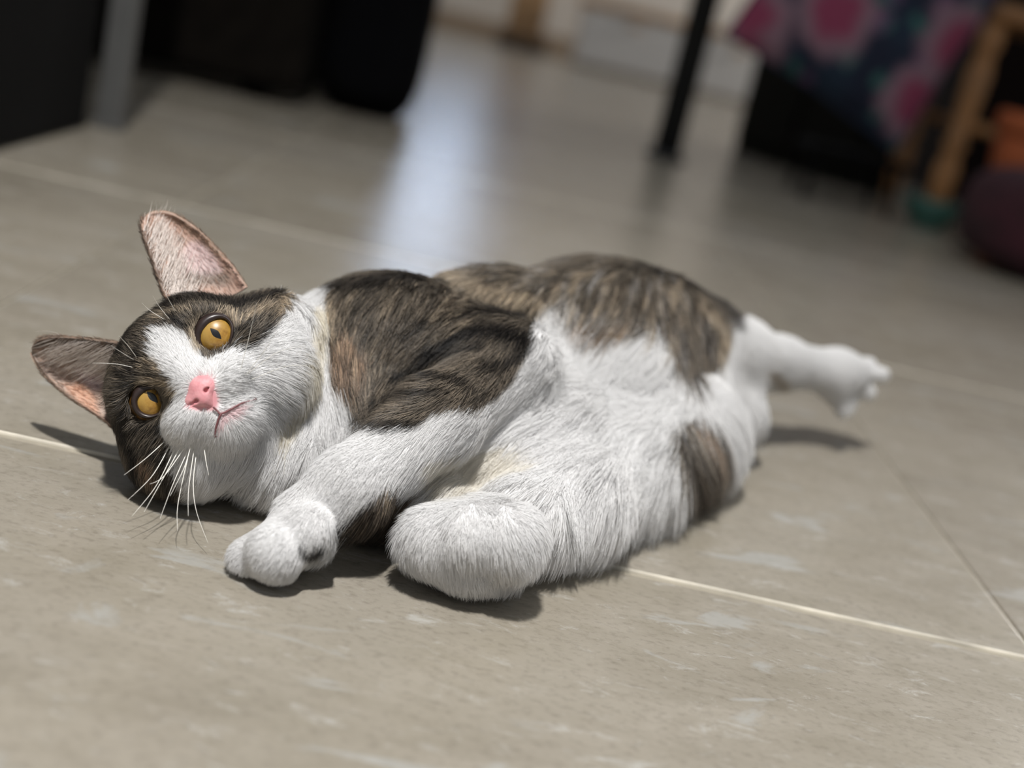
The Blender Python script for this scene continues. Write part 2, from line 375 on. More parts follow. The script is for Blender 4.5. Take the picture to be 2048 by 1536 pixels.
# things at the foot of the wooden chair
p = empty('cloth_bag', (0.985, 2.16, 0), 'dark maroon cloth bag slumped in front of the wooden chair', 'bag')
MAR = plain('maroon_cloth', (46, 10, 22), 0.95, 0, 0.45, 22, 0.5)
rounded('body', (0, 0, 0.09), (0.19, 0.16, 0.09), 0.6, MAR, p)
for s_ in (-1, 1): tube('handle', spline([(-0.06, s_ * 0.05, 0.15), (-0.05, s_ * 0.09, 0.21), (0.05, s_ * 0.09, 0.21), (0.06, s_ * 0.05, 0.15)], 14), 0.008, MAR, p, 8)
p = empty('clay_pot', (1.045, 2.50, 0), 'orange-brown clay pot behind the maroon bag', 'pot')
CLAY = plain('terracotta', (160, 84, 46), 0.75, 0, 0.2, 14)
prof = [(0.0, 0.075), (0.02, 0.085), (0.10, 0.105), (0.18, 0.118), (0.22, 0.120)]
tube('body', [(0, 0, z_) for z_, r_ in prof], [r_ for z_, r_ in prof], CLAY, p, 28)
tube('rim', [(0, 0, 0.215), (0, 0, 0.225), (0, 0, 0.255), (0, 0, 0.262)], [0.120, 0.130, 0.130, 0.124], CLAY, p, 28)
p = empty('teal_bowl', (0.872, 2.585, 0), 'small teal bowl on the floor by the wooden chair leg', 'bowl')
TEAL = plain('teal_glaze', (52, 92, 84), 0.4, 0, 0.15, 30)
prof = [(0.0, 0.030), (0.006, 0.032), (0.025, 0.050), (0.045, 0.060), (0.052, 0.062), (0.046, 0.056), (0.02, 0.040), (0.012, 0.01)]
tube('body', [(0, 0, z_) for z_, r_ in prof], [r_ for z_, r_ in prof], TEAL, p, 24)
tube('rim', [(0, 0, 0.048), (0, 0, 0.056)], [0.0625, 0.0625], TEAL, p, 24)
# ------------------------------------------------------------------ the cat: body as one implicit surface
HEAD_Y = 0.552
HEAD_PX = (400, 772)
_v = ray(*HEAD_PX); _v = _v / np.linalg.norm(_v)
HEAD_C = at_y(HEAD_PX[0], HEAD_PX[1], HEAD_Y)
# face frame: ex to the cat's left cheek, ez to its crown, ey out of its face
_er = RIGHT - _v * (RIGHT @ _v); _er /= np.linalg.norm(_er)
_eu = np.cross(_er, _v)
_ex = 0.698 * _er + 0.714 * _eu; _ez = -0.714 * _er + 0.698 * _eu; _ey = -_v
HP, HYAW = math.radians(15), math.radians(-4)
_ey2 = math.cos(HP) * _ey + math.sin(HP) * _ez; _ez2 = math.cos(HP) * _ez - math.sin(HP) * _ey
EX = math.cos(HYAW) * _ex - math.sin(HYAW) * _ey2; EY = math.cos(HYAW) * _ey2 + math.sin(HYAW) * _ex; EZ = _ez2
HM = np.stack([EX, EY, EZ], 1)
def Hd(x, y, z):
    """head centimetres to world"""
    return HEAD_C + HM @ np.array([x, y, z]) * 0.01

PR = []     # primitives
def cap(a, b, r0, r1, k=0.012): PR.append(('c', np.array(a, float), np.array(b, float), r0, r1, k))
def ell(c, r, k=0.012, M=None): PR.append(('e', np.array(c, float), np.array(r, float), np.eye(3) if M is None else M, None, k))
def chain(pts, rs, k=0.012):
    for i in range(len(pts) - 1): cap(pts[i], pts[i + 1], rs[i], rs[i + 1], k)
def axes(d, up=(0, 0, 1)):
    d = np.array(d, float); d /= np.linalg.norm(d); u = np.array(up, float); u = u - d * (u @ d); u /= np.linalg.norm(u)
    return np.stack([d, np.cross(u, d), u], 1)

# trunk
chain([(-0.035, 0.630, 0.052), (0.02, 0.670, 0.058), (0.075, 0.722, 0.062), (0.118, 0.755, 0.058)], [0.044, 0.047, 0.050, 0.047], 0.02)
ell((0.085, 0.680, 0.048), (0.060, 0.040, 0.040), 0.02, axes((0.7, 0.5, 0)))
ell((0.045, 0.618, 0.040), (0.048, 0.040, 0.036), 0.02, axes((0.7, 0.5, 0)))      # soft belly
ell((0.010, 0.590, 0.034), (0.042, 0.036, 0.030), 0.02)
# neck, throat and bib
cap((-0.100, 0.580, 0.044), (-0.035, 0.625, 0.052), 0.037, 0.044, 0.02)
ell((-0.055, 0.585, 0.036), (0.048, 0.036, 0.033), 0.02)
ell((-0.078, 0.563, 0.024), (0.034, 0.030, 0.024), 0.015)
# upper shoulder and arm
ell((-0.030, 0.622, 0.074), (0.042, 0.034, 0.026), 0.015)
chain([(-0.030, 0.612, 0.078), (0.028, 0.602, 0.083)], [0.026, 0.018], 0.012)
# upper foreleg
chain([(0.026, 0.600, 0.080), (-0.002, 0.556, 0.060), (-0.032, 0.508, 0.037), at_y(622, 1040, 0.500)], [0.0185, 0.0182, 0.0150, 0.0150], 0.008)
# lower foreleg folded on the floor
chain([(-0.035, 0.585, 0.022), (0.005, 0.552, 0.017), (-0.022, 0.540, 0.015)], [0.020, 0.016, 0.013], 0.01)
# upper thigh and outstretched hind leg
ell((0.098, 0.744, 0.077), (0.048, 0.042, 0.034), 0.02, axes((0.8, 0.4, 0)))
chain([(0.145, 0.775, 0.066), (0.176, 0.800, 0.062), (0.212, 0.826, 0.059), (0.258, 0.848, 0.056), (0.268, 0.851, 0.056)], [0.034, 0.023, 0.0145, 0.0140, 0.0130], 0.012)
# inner thigh and rump on the floor
cap((0.140, 0.735, 0.036), (0.178, 0.775, 0.031), 0.030, 0.0215, 0.016)
ell((0.148, 0.712, 0.030), (0.026, 0.028, 0.025), 0.015)
# tail curled behind the rump
chain([(0.160, 0.785, 0.035), (0.162, 0.825, 0.020), (0.130, 0.865, 0.015), (0.080, 0.880, 0.013), (0.030, 0.872, 0.011)], [0.014, 0.0120, 0.0105, 0.0095, 0.0070], 0.01)
# lower hind leg brought forward
chain([(0.135, 0.700, 0.034), (0.100, 0.640, 0.030), (0.068, 0.578, 0.027), (0.046, 0.543, 0.026)], [0.034, 0.030, 0.024, 0.021], 0.014)
FOOT_M = axes((-0.95, -0.25, 0.10), (0, 0, 1))
ell(at_y(940, 1096, 0.508), (0.0265, 0.0200, 0.0180), 0.008, FOOT_M)
def toes(c, d, n, spread, r, L, up=(0, 0, 1), k=0.003):
    """digits side by side at the end of a paw"""
    M = axes(d, up); c = np.array(c)
    for i in range(n):
        s = (i - (n - 1) / 2) / max(1, (n - 1) / 2)
        e = c + M[:, 1] * spread * s + M[:, 0] * (L * (1 - 0.25 * s * s))
        PR.append(('c', c + M[:, 1] * spread * 0.7 * s, e, r * 0.95, r, k))
# front paw: digits curl over the floor
for (px, py, Y, r) in ((502, 1122, 0.482, 0.0096), (552, 1106, 0.476, 0.0118), (617, 1062, 0.485, 0.0110)):
    e = at_y(px, py, Y)
    PR.append(('c', at_y(622, 1037, 0.505) * 0.6 + e * 0.4, e, r * 0.92, r, 0.0045))
# hind paw toes
for (a, b, Y, r0, r1) in (((1690, 740), (1760, 749), 0.853, 0.0075, 0.0050), ((1685, 752), (1730, 782), 0.850, 0.0085, 0.0062), ((1670, 758), (1698, 793), 0.847, 0.0080, 0.0058), ((1672, 738), (1732, 732), 0.857, 0.0075, 0.0060)):
    PR.append(('c', at_y(a[0], a[1], Y), at_y(b[0], b[1], Y), r0, r1, 0.003))
cap((0.255, 0.846, 0.052), (0.268, 0.842, 0.034), 0.010, 0.0055, 0.008)
# lower hind foot toes, seen end on
for (px, py, Y, r) in ((866, 1078, 0.502, 0.0140), (940, 1072, 0.497, 0.0140), (1018, 1080, 0.499, 0.0150), (935, 1118, 0.500, 0.0120)):
    e = at_y(px, py, Y); PR.append(('c', np.array((0.032, 0.524, 0.024)), e, r, r, 0.004))

# head
def hell(c, r, k=0.008): ell(Hd(*c), np.array(r) * 0.01, k, HM)
def hcap(a, b, r0, r1, k=0.008): cap(Hd(*a), Hd(*b), r0 * 0.01, r1 * 0.01, k)
hell((0, -0.6, 0.8), (3.9, 4.0, 3.2), 0.012)               # skull
hell((0, -2.2, -0.8), (3.9, 3.4, 3.4), 0.012)              # nape
hell((2.6, 0.2, -0.9), (2.3, 2.4, 2.2), 0.012)             # cheeks
hell((-2.35, 0.2, -1.0), (2.2, 2.4, 2.2), 0.012)
hell((4.0, -1.4, -0.5), (1.9, 2.2, 1.9), 0.012)
hell((-2.9, -1.0, -1.3), (1.9, 2.2, 2.1), 0.012)
hcap((0, 1.6, 1.6), (0, 3.5, 0.1), 1.30, 0.70, 0.010)      # bridge of the nose
hell((1.9, 2.2, 1.4), (0.9, 0.8, 0.7), 0.008)              # brows
hell((-1.9, 2.2, 1.4), (0.9, 0.8, 0.7), 0.008)
hell((0, 2.6, -1.4), (1.8, 1.6, 1.3), 0.008)               # muzzle root
hell((1.05, 3.20, -1.45), (1.10, 1.0, 0.85), 0.004)        # whisker pads
hell((-1.05, 3.20, -1.45), (1.10, 1.0, 0.85), 0.004)
hell((0.05, 2.75, -2.65), (1.10, 1.05, 0.80), 0.004)       # chin
hell((2.5, 0.9, -2.2), (1.9, 1.7, 1.6), 0.012)
hell((-1.9, 0.9, -2.4), (1.6, 1.7, 1.5), 0.012)
hcap((0, 1.0, -2.6), (0, 2.3, -2.7), 1.6, 1.0, 0.012)      # jaw
def Hpx(px, py, yh):
    """point on the pixel's ray that lies yh centimetres in front of the skull centre"""
    d = ray(px, py); return CAM + d * (((HEAD_C - CAM) @ EY + yh * 0.01) / (d @ EY))
EYE_C = [Hpx(431, 672, 2.0), Hpx(303, 803, 2.0)]
EYE_R = 0.0105
hell((0, 3.55, -0.55), (0.60, 0.50, 0.50), 0.005)

def prim_dist(p, X):
    if p[0] == 'c':
        a, b, r0, r1 = p[1:5]; ab = b - a; L = ab @ ab
        q = [X[i] - np.float32(a[i]) for i in range(3)]
        t = np.clip((q[0] * np.float32(ab[0]) + q[1] * np.float32(ab[1]) + q[2] * np.float32(ab[2])) / np.float32(L), 0, 1)
        d = np.sqrt(sum((q[i] - t * np.float32(ab[i])) ** 2 for i in range(3)))
        return d - (np.float32(r0) + t * np.float32(r1 - r0))
    c, r, M = p[1:4]
    q = [X[i] - np.float32(c[i]) for i in range(3)]
    l = [sum(q[i] * np.float32(M[i, j]) for i in range(3)) for j in range(3)]
    k0 = np.sqrt(sum((l[j] / np.float32(r[j])) ** 2 for j in range(3))) + np.float32(1e-6)
    k1 = np.sqrt(sum((l[j] / np.float32(r[j] ** 2)) ** 2 for j in range(3))) + np.float32(1e-6)
    return k0 * (k0 - 1) / k1

def implicit_mesh(prims, subs, lo, hi, h, floor_z=None):
    n = [int(math.ceil((hi[i] - lo[i]) / h)) + 1 for i in range(3)]
    ax = [(np.arange(n[i], dtype=np.float32) * h + lo[i]).astype(np.float32) for i in range(3)]
    D = np.full(n, 0.05, np.float32)
    for p in prims:
        if p[0] == 'c':
            m = max(p[3], p[4]) + 0.022; bl = np.minimum(p[1], p[2]) - m; bh = np.maximum(p[1], p[2]) + m
        else:
            m = max(p[2]) + 0.022; bl = p[1] - m; bh = p[1] + m
        s = tuple(slice(max(0, int((bl[i] - lo[i]) / h)), max(1, min(n[i], int((bh[i] - lo[i]) / h) + 2))) for i in range(3))
        X = np.meshgrid(*[ax[i][s[i]] for i in range(3)], indexing='ij', sparse=True)
        d = prim_dist(p, X); a = D[s]; k = np.float32(p[5])
        hh = np.maximum(k - np.abs(a - d), 0) / k
        D[s] = np.minimum(a, d) - hh * hh * k * np.float32(0.25)
    for p in subs:
        m = (max(p[3], p[4]) if p[0] == 'c' else max(p[2])) + 0.012
        q0 = p[1]; q1 = p[2] if p[0] == 'c' else p[1]
        bl = np.minimum(q0, q1) - m; bh = np.maximum(q0, q1) + m
        s = tuple(slice(max(0, int((bl[i] - lo[i]) / h)), max(1, min(n[i], int((bh[i] - lo[i]) / h) + 2))) for i in range(3))
        X = np.meshgrid(*[ax[i][s[i]] for i in range(3)], indexing='ij', sparse=True)
        d = -prim_dist(p, X); a = D[s]; k = np.float32(p[5])
        hh = np.maximum(k - np.abs(a - d), 0) / k
        D[s] = np.maximum(a, d) + hh * hh * k * np.float32(0.25)
    if floor_z is not None:
        d = (np.float32(floor_z) - ax[2])[None, None, :]; k = np.float32(0.004)
        hh = np.maximum(k - np.abs(D - d), 0) / k
        D = np.maximum(D, d) + hh * hh * k * np.float32(0.25)
    # surface nets
    S = D < 0
    c = S[:-1, :-1, :-1].astype(np.uint8)
    for dx, dy, dz in ((1,0,0),(0,1,0),(0,0,1),(1,1,0),(1,0,1),(0,1,1),(1,1,1)):
        c = c + S[dx:n[0]-1+dx, dy:n[1]-1+dy, dz:n[2]-1+dz]
    act = (c > 0) & (c < 8)
    idx = np.full(act.shape, -1, np.int64); cells = np.argwhere(act); idx[act] = np.arange(len(cells))
    acc = np.zeros((len(cells), 3)); cnt = np.zeros(len(cells))
    cor = [(i, j, k) for i in (0, 1) for j in (0, 1) for k in (0, 1)]
    for a in cor:
        for ax_i in range(3):
            if a[ax_i]: continue
            b = list(a); b[ax_i] = 1
            va = D[cells[:, 0] + a[0], cells[:, 1] + a[1], cells[:, 2] + a[2]].astype(float)
            vb = D[cells[:, 0] + b[0], cells[:, 1] + b[1], cells[:, 2] + b[2]].astype(float)
            m = (va < 0) != (vb < 0)
            t = np.where(m, va / np.where(m, va - vb, 1), 0)
            pos = np.tile(np.array(a, float), (len(cells), 1)); pos[:, ax_i] += t
            acc[m] += pos[m]; cnt[m] += 1
    V = (cells + acc / cnt[:, None]) * h + np.array(lo)
    Q = []
    for ax_i in range(3):
        sl0 = [slice(None)] * 3; sl1 = [slice(None)] * 3
        sl0[ax_i] = slice(0, n[ax_i] - 1); sl1[ax_i] = slice(1, n[ax_i])
        A = S[tuple(sl0)]; B = S[tuple(sl1)]
        e = np.argwhere(A != B); o = [i for i in range(3) if i != ax_i]
        ok = (e[:, o[0]] > 0) & (e[:, o[1]] > 0) & (e[:, o[0]] < n[o[0]] - 1) & (e[:, o[1]] < n[o[1]] - 1)
        e = e[ok]; fl = A[e[:, 0], e[:, 1], e[:, 2]]
        if ax_i == 1: fl = ~fl
        def at(du, dv):
            q = e.copy(); q[:, o[0]] -= du; q[:, o[1]] -= dv
            return idx[q[:, 0], q[:, 1], q[:, 2]]
        a_, b_, c_, d_ = at(1, 1), at(0, 1), at(0, 0), at(1, 0)
        q = np.stack([a_, b_, c_, d_], 1); q[~fl] = q[~fl][:, ::-1]
        Q.append(q)
    return V, np.concatenate(Q)

def np_mesh(name, V, Q, mat, parent=None):
    me = bpy.data.meshes.new(name)
    me.vertices.add(len(V)); me.vertices.foreach_set('co', V.astype(np.float32).ravel())
    k = Q.shape[1]
    me.loops.add(len(Q) * k); me.loops.foreach_set('vertex_index', Q.astype(np.int32).ravel())
    me.polygons.add(len(Q)); me.polygons.foreach_set('loop_start', np.arange(0, len(Q) * k, k, dtype=np.int32))
    me.polygons.foreach_set('use_smooth', np.ones(len(Q), dtype=bool))
    me.update(calc_edges=True); me.validate()
    if mat: me.materials.append(mat)
    o = bpy.data.objects.new(name, me); COL.objects.link(o)
    if parent: o.parent = parent
    return o

SUBS = []
for c in EYE_C:
    SUBS.append(('e', c + EY * 0.004, np.array([0.0088, 0.0105, 0.0088]), HM, None, 0.002))
VOX = 0.0016
BV, BQ = implicit_mesh(PR, SUBS, (-0.20, 0.42, -0.004), (0.325, 0.90, 0.135), VOX, 0.002)
# ------------------------------------------------------------------ coat map: where each colour lies, put down as points on the skin
C_W = np.array(srgb(243, 242, 241)[:3]); C_C = np.array(srgb(232, 220, 190)[:3]); C_T = np.array(srgb(104, 96, 86)[:3])
C_D = np.array(srgb(36, 33, 31)[:3]); C_L = np.array(srgb(192, 176, 154)[:3]); C_O = np.array(srgb(156, 130, 108)[:3])
C_P = np.array(srgb(226, 150, 156)[:3]); C_B = np.array(srgb(76, 67, 58)[:3]); C_G = np.array(srgb(200, 196, 192)[:3])
MS = 2                                    # map step in photograph pixels
_gx, _gy = np.meshgrid(np.arange(0, 2048, MS) + MS / 2, np.arange(0, 1536, MS) + MS / 2)
def in_poly(poly):
    P = np.array(poly, float); ins = np.zeros(_gx.shape, bool)
    for i in range(len(P)):
        x1, y1 = P[i]; x2, y2 = P[(i + 1) % len(P)]
        if y1 == y2: continue
        c = ((y1 > _gy) != (y2 > _gy)) & (_gx < (x2 - x1) * (_gy - y1) / (y2 - y1) + x1)
        ins ^= c
    return ins
def soft(M, n=2):
    M = M.astype(np.float32)
    for _ in range(n):
        M = (M + np.roll(M, 1, 0) + np.roll(M, -1, 0) + np.roll(M, 1, 1) + np.roll(M, -1, 1)) / 5
    return M
def stroke(pts, w):
    pts = spline(pts, max(2, len(pts) * 5)); D2 = np.full(_gx.shape, 1e9, np.float32)
    x0, y0 = pts.min(0) - w * 2; x1, y1 = pts.max(0) + w * 2
    sl = (slice(max(0, int(y0 / MS)), int(y1 / MS) + 1), slice(max(0, int(x0 / MS)), int(x1 / MS) + 1))
    gx, gy = _gx[sl], _gy[sl]; d = np.full(gx.shape, 1e9)
    for i in range(len(pts) - 1):
        a, b = pts[i], pts[i + 1]; ab = b - a; L = ab @ ab + 1e-9
        t = np.clip(((gx - a[0]) * ab[0] + (gy - a[1]) * ab[1]) / L, 0, 1)
        d = np.minimum(d, np.hypot(gx - a[0] - t * ab[0], gy - a[1] - t * ab[1]))
    out = np.zeros(_gx.shape, np.float32); out[sl] = np.clip((w * 0.75 - d) / (w * 0.5), 0, 1)
    return out
class CoatMap:
    def __init__(self, base):
        self.c = np.tile(base.astype(np.float32), _gx.shape + (1,))
    def poly(self, pts, col, a=1.0, n=2):
        m = soft(in_poly(pts), n)[..., None] * a; self.c = self.c * (1 - m) + col * m; return self
    def line(self, pts, w, col, a=1.0):
        m = stroke(pts, w)[..., None] * a; self.c = self.c * (1 - m) + col * m; return self
    def look(self, px):
        i = np.clip((px[:, 1] / MS).astype(int), 0, self.c.shape[0] - 1); j = np.clip((px[:, 0] / MS).astype(int), 0, self.c.shape[1] - 1)
        return self.c[i, j]

coat = CoatMap(C_W)
# tabby saddle, flank and arm
coat.poly([(653, 540), (760, 470), (1080, 420), (1270, 430), (1440, 540), (1500, 630), (1466, 650), (1456, 700), (1436, 740), (1420, 790), (1395, 800), (1372, 790),
           (1350, 770), (1329, 759), (1347, 724), (1321, 706), (1285, 678), (1233, 693), (1193, 712), (1149, 690), (1120, 655), (1090, 632), (1066, 640), (1060, 660), (1055, 690), (1042, 732),
           (1020, 768), (982, 805), (943, 831), (908, 825), (864, 833), (828, 860), (785, 862), (732, 866), (697, 845), (703, 825), (666, 794), (650, 746), (650, 680), (653, 614)], C_T)
coat.poly([(650, 690), (690, 680), (735, 740), (712, 822), (665, 790)], C_O, 0.6, 16)
coat.line([(664, 600), (662, 660), (668, 700)], 16, C_L, 0.4)
coat.line([(668, 585), (760, 572), (864, 548)], 34, C_D, 0.85)
coat.line([(864, 548), (960, 528), (1080, 500), (1250, 505)], 26, C_D, 0.75)
coat.line([(1250, 505), (1340, 562), (1440, 606), (1474, 655)], 20, C_D, 0.8)
coat.line([(720, 620), (800, 600), (900, 585)], 14, C_D, 0.45)
coat.line([(900, 560), (985, 600), (1066, 628)], 30, C_L, 0.65)
coat.line([(1090, 628), (1160, 655), (1230, 665)], 26, C_G, 0.5)
coat.line([(1140, 676), (1200, 690), (1240, 670)], 22, C_O, 0.45)
coat.poly([(700, 800), (780, 700), (880, 650), (1000, 640), (1050, 660), (1020, 760), (900, 820), (790, 850), (710, 850)], C_T * 1.35, 0.8, 6)
coat.line([(811, 672), (880, 645), (960, 632), (1045, 640)], 16, C_D, 0.9)
coat.line([(846, 716), (916, 678), (990, 672), (1046, 690)], 34, C_D, 1.0)
coat.line([(771, 766), (837, 735), (900, 712), (960, 700)], 16, C_D, 0.9)
coat.line([(775, 772), (846, 758), (908, 765), (940, 785)], 16, C_D, 0.9)
coat.line([(960, 740), (1005, 735), (1040, 715)], 26, C_D, 0.85)
coat.line([(732, 812), (800, 796), (880, 790)], 13, C_D, 0.8)
coat.line([(699, 846), (740, 860), (822, 856)], 18, C_D, 0.85)
coat.line([(860, 690), (930, 655)], 10, C_L, 0.4)
coat.line([(1382, 620), (1408, 690), (1392, 770)], 22, C_B, 0.8)
coat.line([(1335, 640), (1370, 690), (1350, 745)], 18, C_B, 0.7)
coat.line([(1420, 640), (1445, 680), (1438, 720)], 20, C_L, 0.6)
def speckle(poly, n, dx, dy, cols):
    """short streaks of darker and lighter hair"""
    P = np.array(poly, float); m = in_poly(poly); ys, xs = np.nonzero(m)
    for q in rng.choice(len(xs), n):
        x, y = xs[q] * MS, ys[q] * MS; L = rng.uniform(0.5, 1.3); col, al = cols[rng.integers(len(cols))]
        coat.line([(x, y), (x + dx * L + rng.normal(0, 5), y + dy * L)], rng.uniform(5, 10), col, al * rng.uniform(0.5, 1.0))
speckle([(930, 540), (1080, 500), (1250, 505), (1340, 562), (1440, 620), (1410, 740), (1340, 720), (1280, 660), (1200, 680), (1100, 620)], 170, -14, 34, [(C_D, 0.6), (C_B, 0.7), (C_L, 0.6), (C_G, 0.45)])
speckle([(665, 590), (860, 560), (960, 590), (900, 650), (800, 680), (720, 780), (665, 700)], 70, -16, 34, [(C_D, 0.5), (C_B, 0.6), (C_L, 0.35)])
coat.line([(1545, 752), (1568, 770)], 18, C_L, 0.7)
coat.line([(598, 1106), (616, 1114), (638, 1100)], 13, C_D, 0.95)
# rump patch and lower elbow
coat.poly([(1328, 880), (1400, 862), (1442, 890), (1450, 940), (1425, 1000), (1350, 1010), (1334, 930)], C_T * 1.05, 0.95, 5)
coat.line([(1360, 960), (1390, 985)], 26, C_B, 0.8)
coat.line([(1395, 890), (1425, 930)], 22, C_O, 0.4)
coat.poly([(660, 1085), (720, 1015), (770, 985), (826, 1002), (816, 1030), (800, 1060), (797, 1100), (812, 1130), (760, 1130), (690, 1110)], C_B, 1.0, 4)
coat.line([(675, 1080), (720, 1100), (775, 1108)], 32, C_D, 0.95)
coat.line([(760, 1000), (800, 1040)], 18, C_L, 0.5)
coat.line([(806, 1005), (812, 1020)], 14, C_O, 0.6)
# creamy stains on bib and chest
coat.line([(640, 640), (628, 740), (600, 830), (560, 900)], 26, C_C, 0.6)
coat.poly([(840, 930), (1000, 900), (1060, 940), (940, 1000), (850, 1010)], C_C, 0.35, 8)

hd = CoatMap(C_T)                        # the head has a map of its own
hd.poly([(296, 658), (318, 651), (344, 653), (369, 666), (389, 686), (397, 705), (417, 718), (447, 701), (472, 684), (511, 696), (541, 675), (563, 641), (578, 626), (595, 600),
         (597, 500), (760, 500), (760, 1100), (378, 1100), (372, 1010), (365, 976), (344, 941), (335, 907), (326, 885), (318, 855), (326, 838), (344, 812), (349, 787), (339, 761), (318, 739), (296, 709), (292, 692)], C_W)
hd.line([(395, 640), (384, 665), (392, 690)], 18, C_L, 0.85)
hd.line([(470, 640), (500, 632), (540, 612)], 18, C_L, 0.55)
hd.line([(400, 640), (440, 622), (470, 628)], 12, C_L, 0.6)
hd.line([(262, 815), (285, 838), (325, 832)], 12, C_L, 0.85)
hd.line([(262, 780), (285, 762), (330, 768), (345, 790)], 13, C_L, 0.75)
hd.line([(275, 735), (300, 720), (315, 742)], 14, C_L, 0.5)
hd.line([(238, 700), (262, 658), (298, 622), (330, 598)], 26, C_D, 0.9)
hd.line([(325, 615), (385, 596), (440, 602), (482, 612)], 17, C_D, 0.85)
hd.line([(340, 630), (362, 650)], 17, C_D, 0.9)
hd.line([(300, 640), (340, 622), (380, 620)], 8, C_L, 0.4)
hd.line([(466, 612), (510, 600), (560, 592), (592, 572)], 15, C_D, 0.95)
hd.line([(500, 560), (540, 548), (580, 556)], 22, C_B, 0.8)
hd.line([(468, 662), (515, 642)], 12, C_D, 0.85)
hd.line([(478, 682), (530, 655)], 9, C_D, 0.6)
hd.line([(508, 694), (548, 656)], 12, C_D, 0.9)
hd.line([(560, 625), (585, 590)], 18, C_L, 0.6)
hd.line([(262, 745), (276, 700)], 15, C_D, 0.85)
hd.line([(240, 745), (252, 790)], 14, C_D, 0.75)
hd.line([(246, 825), (252, 870), (272, 915), (276, 955)], 18, C_D, 0.95)
hd.line([(226, 850), (236, 930), (270, 980)], 26, C_D, 0.75)
hd.line([(275, 865), (310, 868), (320, 850)], 15, C_D, 0.8)
hd.line([(300, 905), (325, 930), (345, 975)], 20, C_D, 0.75)
hd.line([(290, 930), (308, 958)], 20, C_O, 0.55)
hd.line([(275, 985), (340, 1000)], 16, C_D, 0.7)
hd.poly([(385, 770), (398, 748), (425, 745), (430, 770), (440, 800), (432, 822), (405, 822), (372, 818), (376, 790)], C_P, 0.9, 5)
hd.poly([(443, 828), (470, 815), (495, 808), (490, 830), (455, 850), (440, 872), (434, 860)], C_P, 0.40, 5)
hd.line([(640, 640), (628, 740), (600, 830), (560, 900)], 26, C_C, 0.6)
for _ in range(26):
    x, y = (rng.uniform(455, 510), rng.uniform(755, 800)) if rng.random() < 0.6 else (rng.uniform(375, 425), rng.uniform(835, 880))
    hd.line([(x, y), (x + 2, y + 1)], 4, C_G * 0.55, 0.22)

# flow of the hair, root to tip, and its length in centimetres
FLOW_H = [(395, 745, 350, 695, .45), (345, 690, 300, 645, .6), (300, 650, 262, 622, .8), (270, 700, 236, 680, .8), (345, 605, 325, 565, 1.1), (420, 605, 420, 565, 1.2), (375, 600, 360, 560, 1.2), (470, 585, 505, 545, .9),
          (510, 640, 566, 600, 1.0), (560, 580, 610, 560, 1.2), (500, 700, 560, 690, 1.0), (460, 725, 520, 715, .7), (445, 770, 500, 760, .5), (470, 790, 530, 790, .6), (560, 780, 610, 800, 1.1),
          (400, 700, 380, 640, .45), (370, 680, 340, 640, .5), (330, 745, 290, 725, .5), (355, 790, 330, 840, .45), (275, 755, 235, 735, .8), (245, 800, 205, 800, 1.2), (260, 850, 225, 880, .9),
          (300, 850, 268, 895, .8), (330, 880, 300, 940, .9), (280, 930, 255, 975, 1.0), (340, 960, 325, 1005, 1.1), (375, 850, 345, 900, .55), (410, 860, 400, 915, .55), (430, 900, 425, 950, .7),
          (470, 860, 490, 915, .8), (500, 840, 545, 880, .9), (460, 930, 440, 990, 1.2), (520, 930, 480, 1000, 1.4), (580, 880, 540, 970, 1.5), (610, 640, 612, 700, 1.4), (620, 760, 602, 850, 1.5),
          (455, 640, 480, 600, .5), (420, 640, 415, 600, .45), (390, 670, 365, 640, .4), (270, 810, 240, 830, .5), (285, 835, 265, 870, .5), (330, 810, 325, 850, .45), (445, 810, 470, 800, .3), (425, 830, 405, 850, .3)]
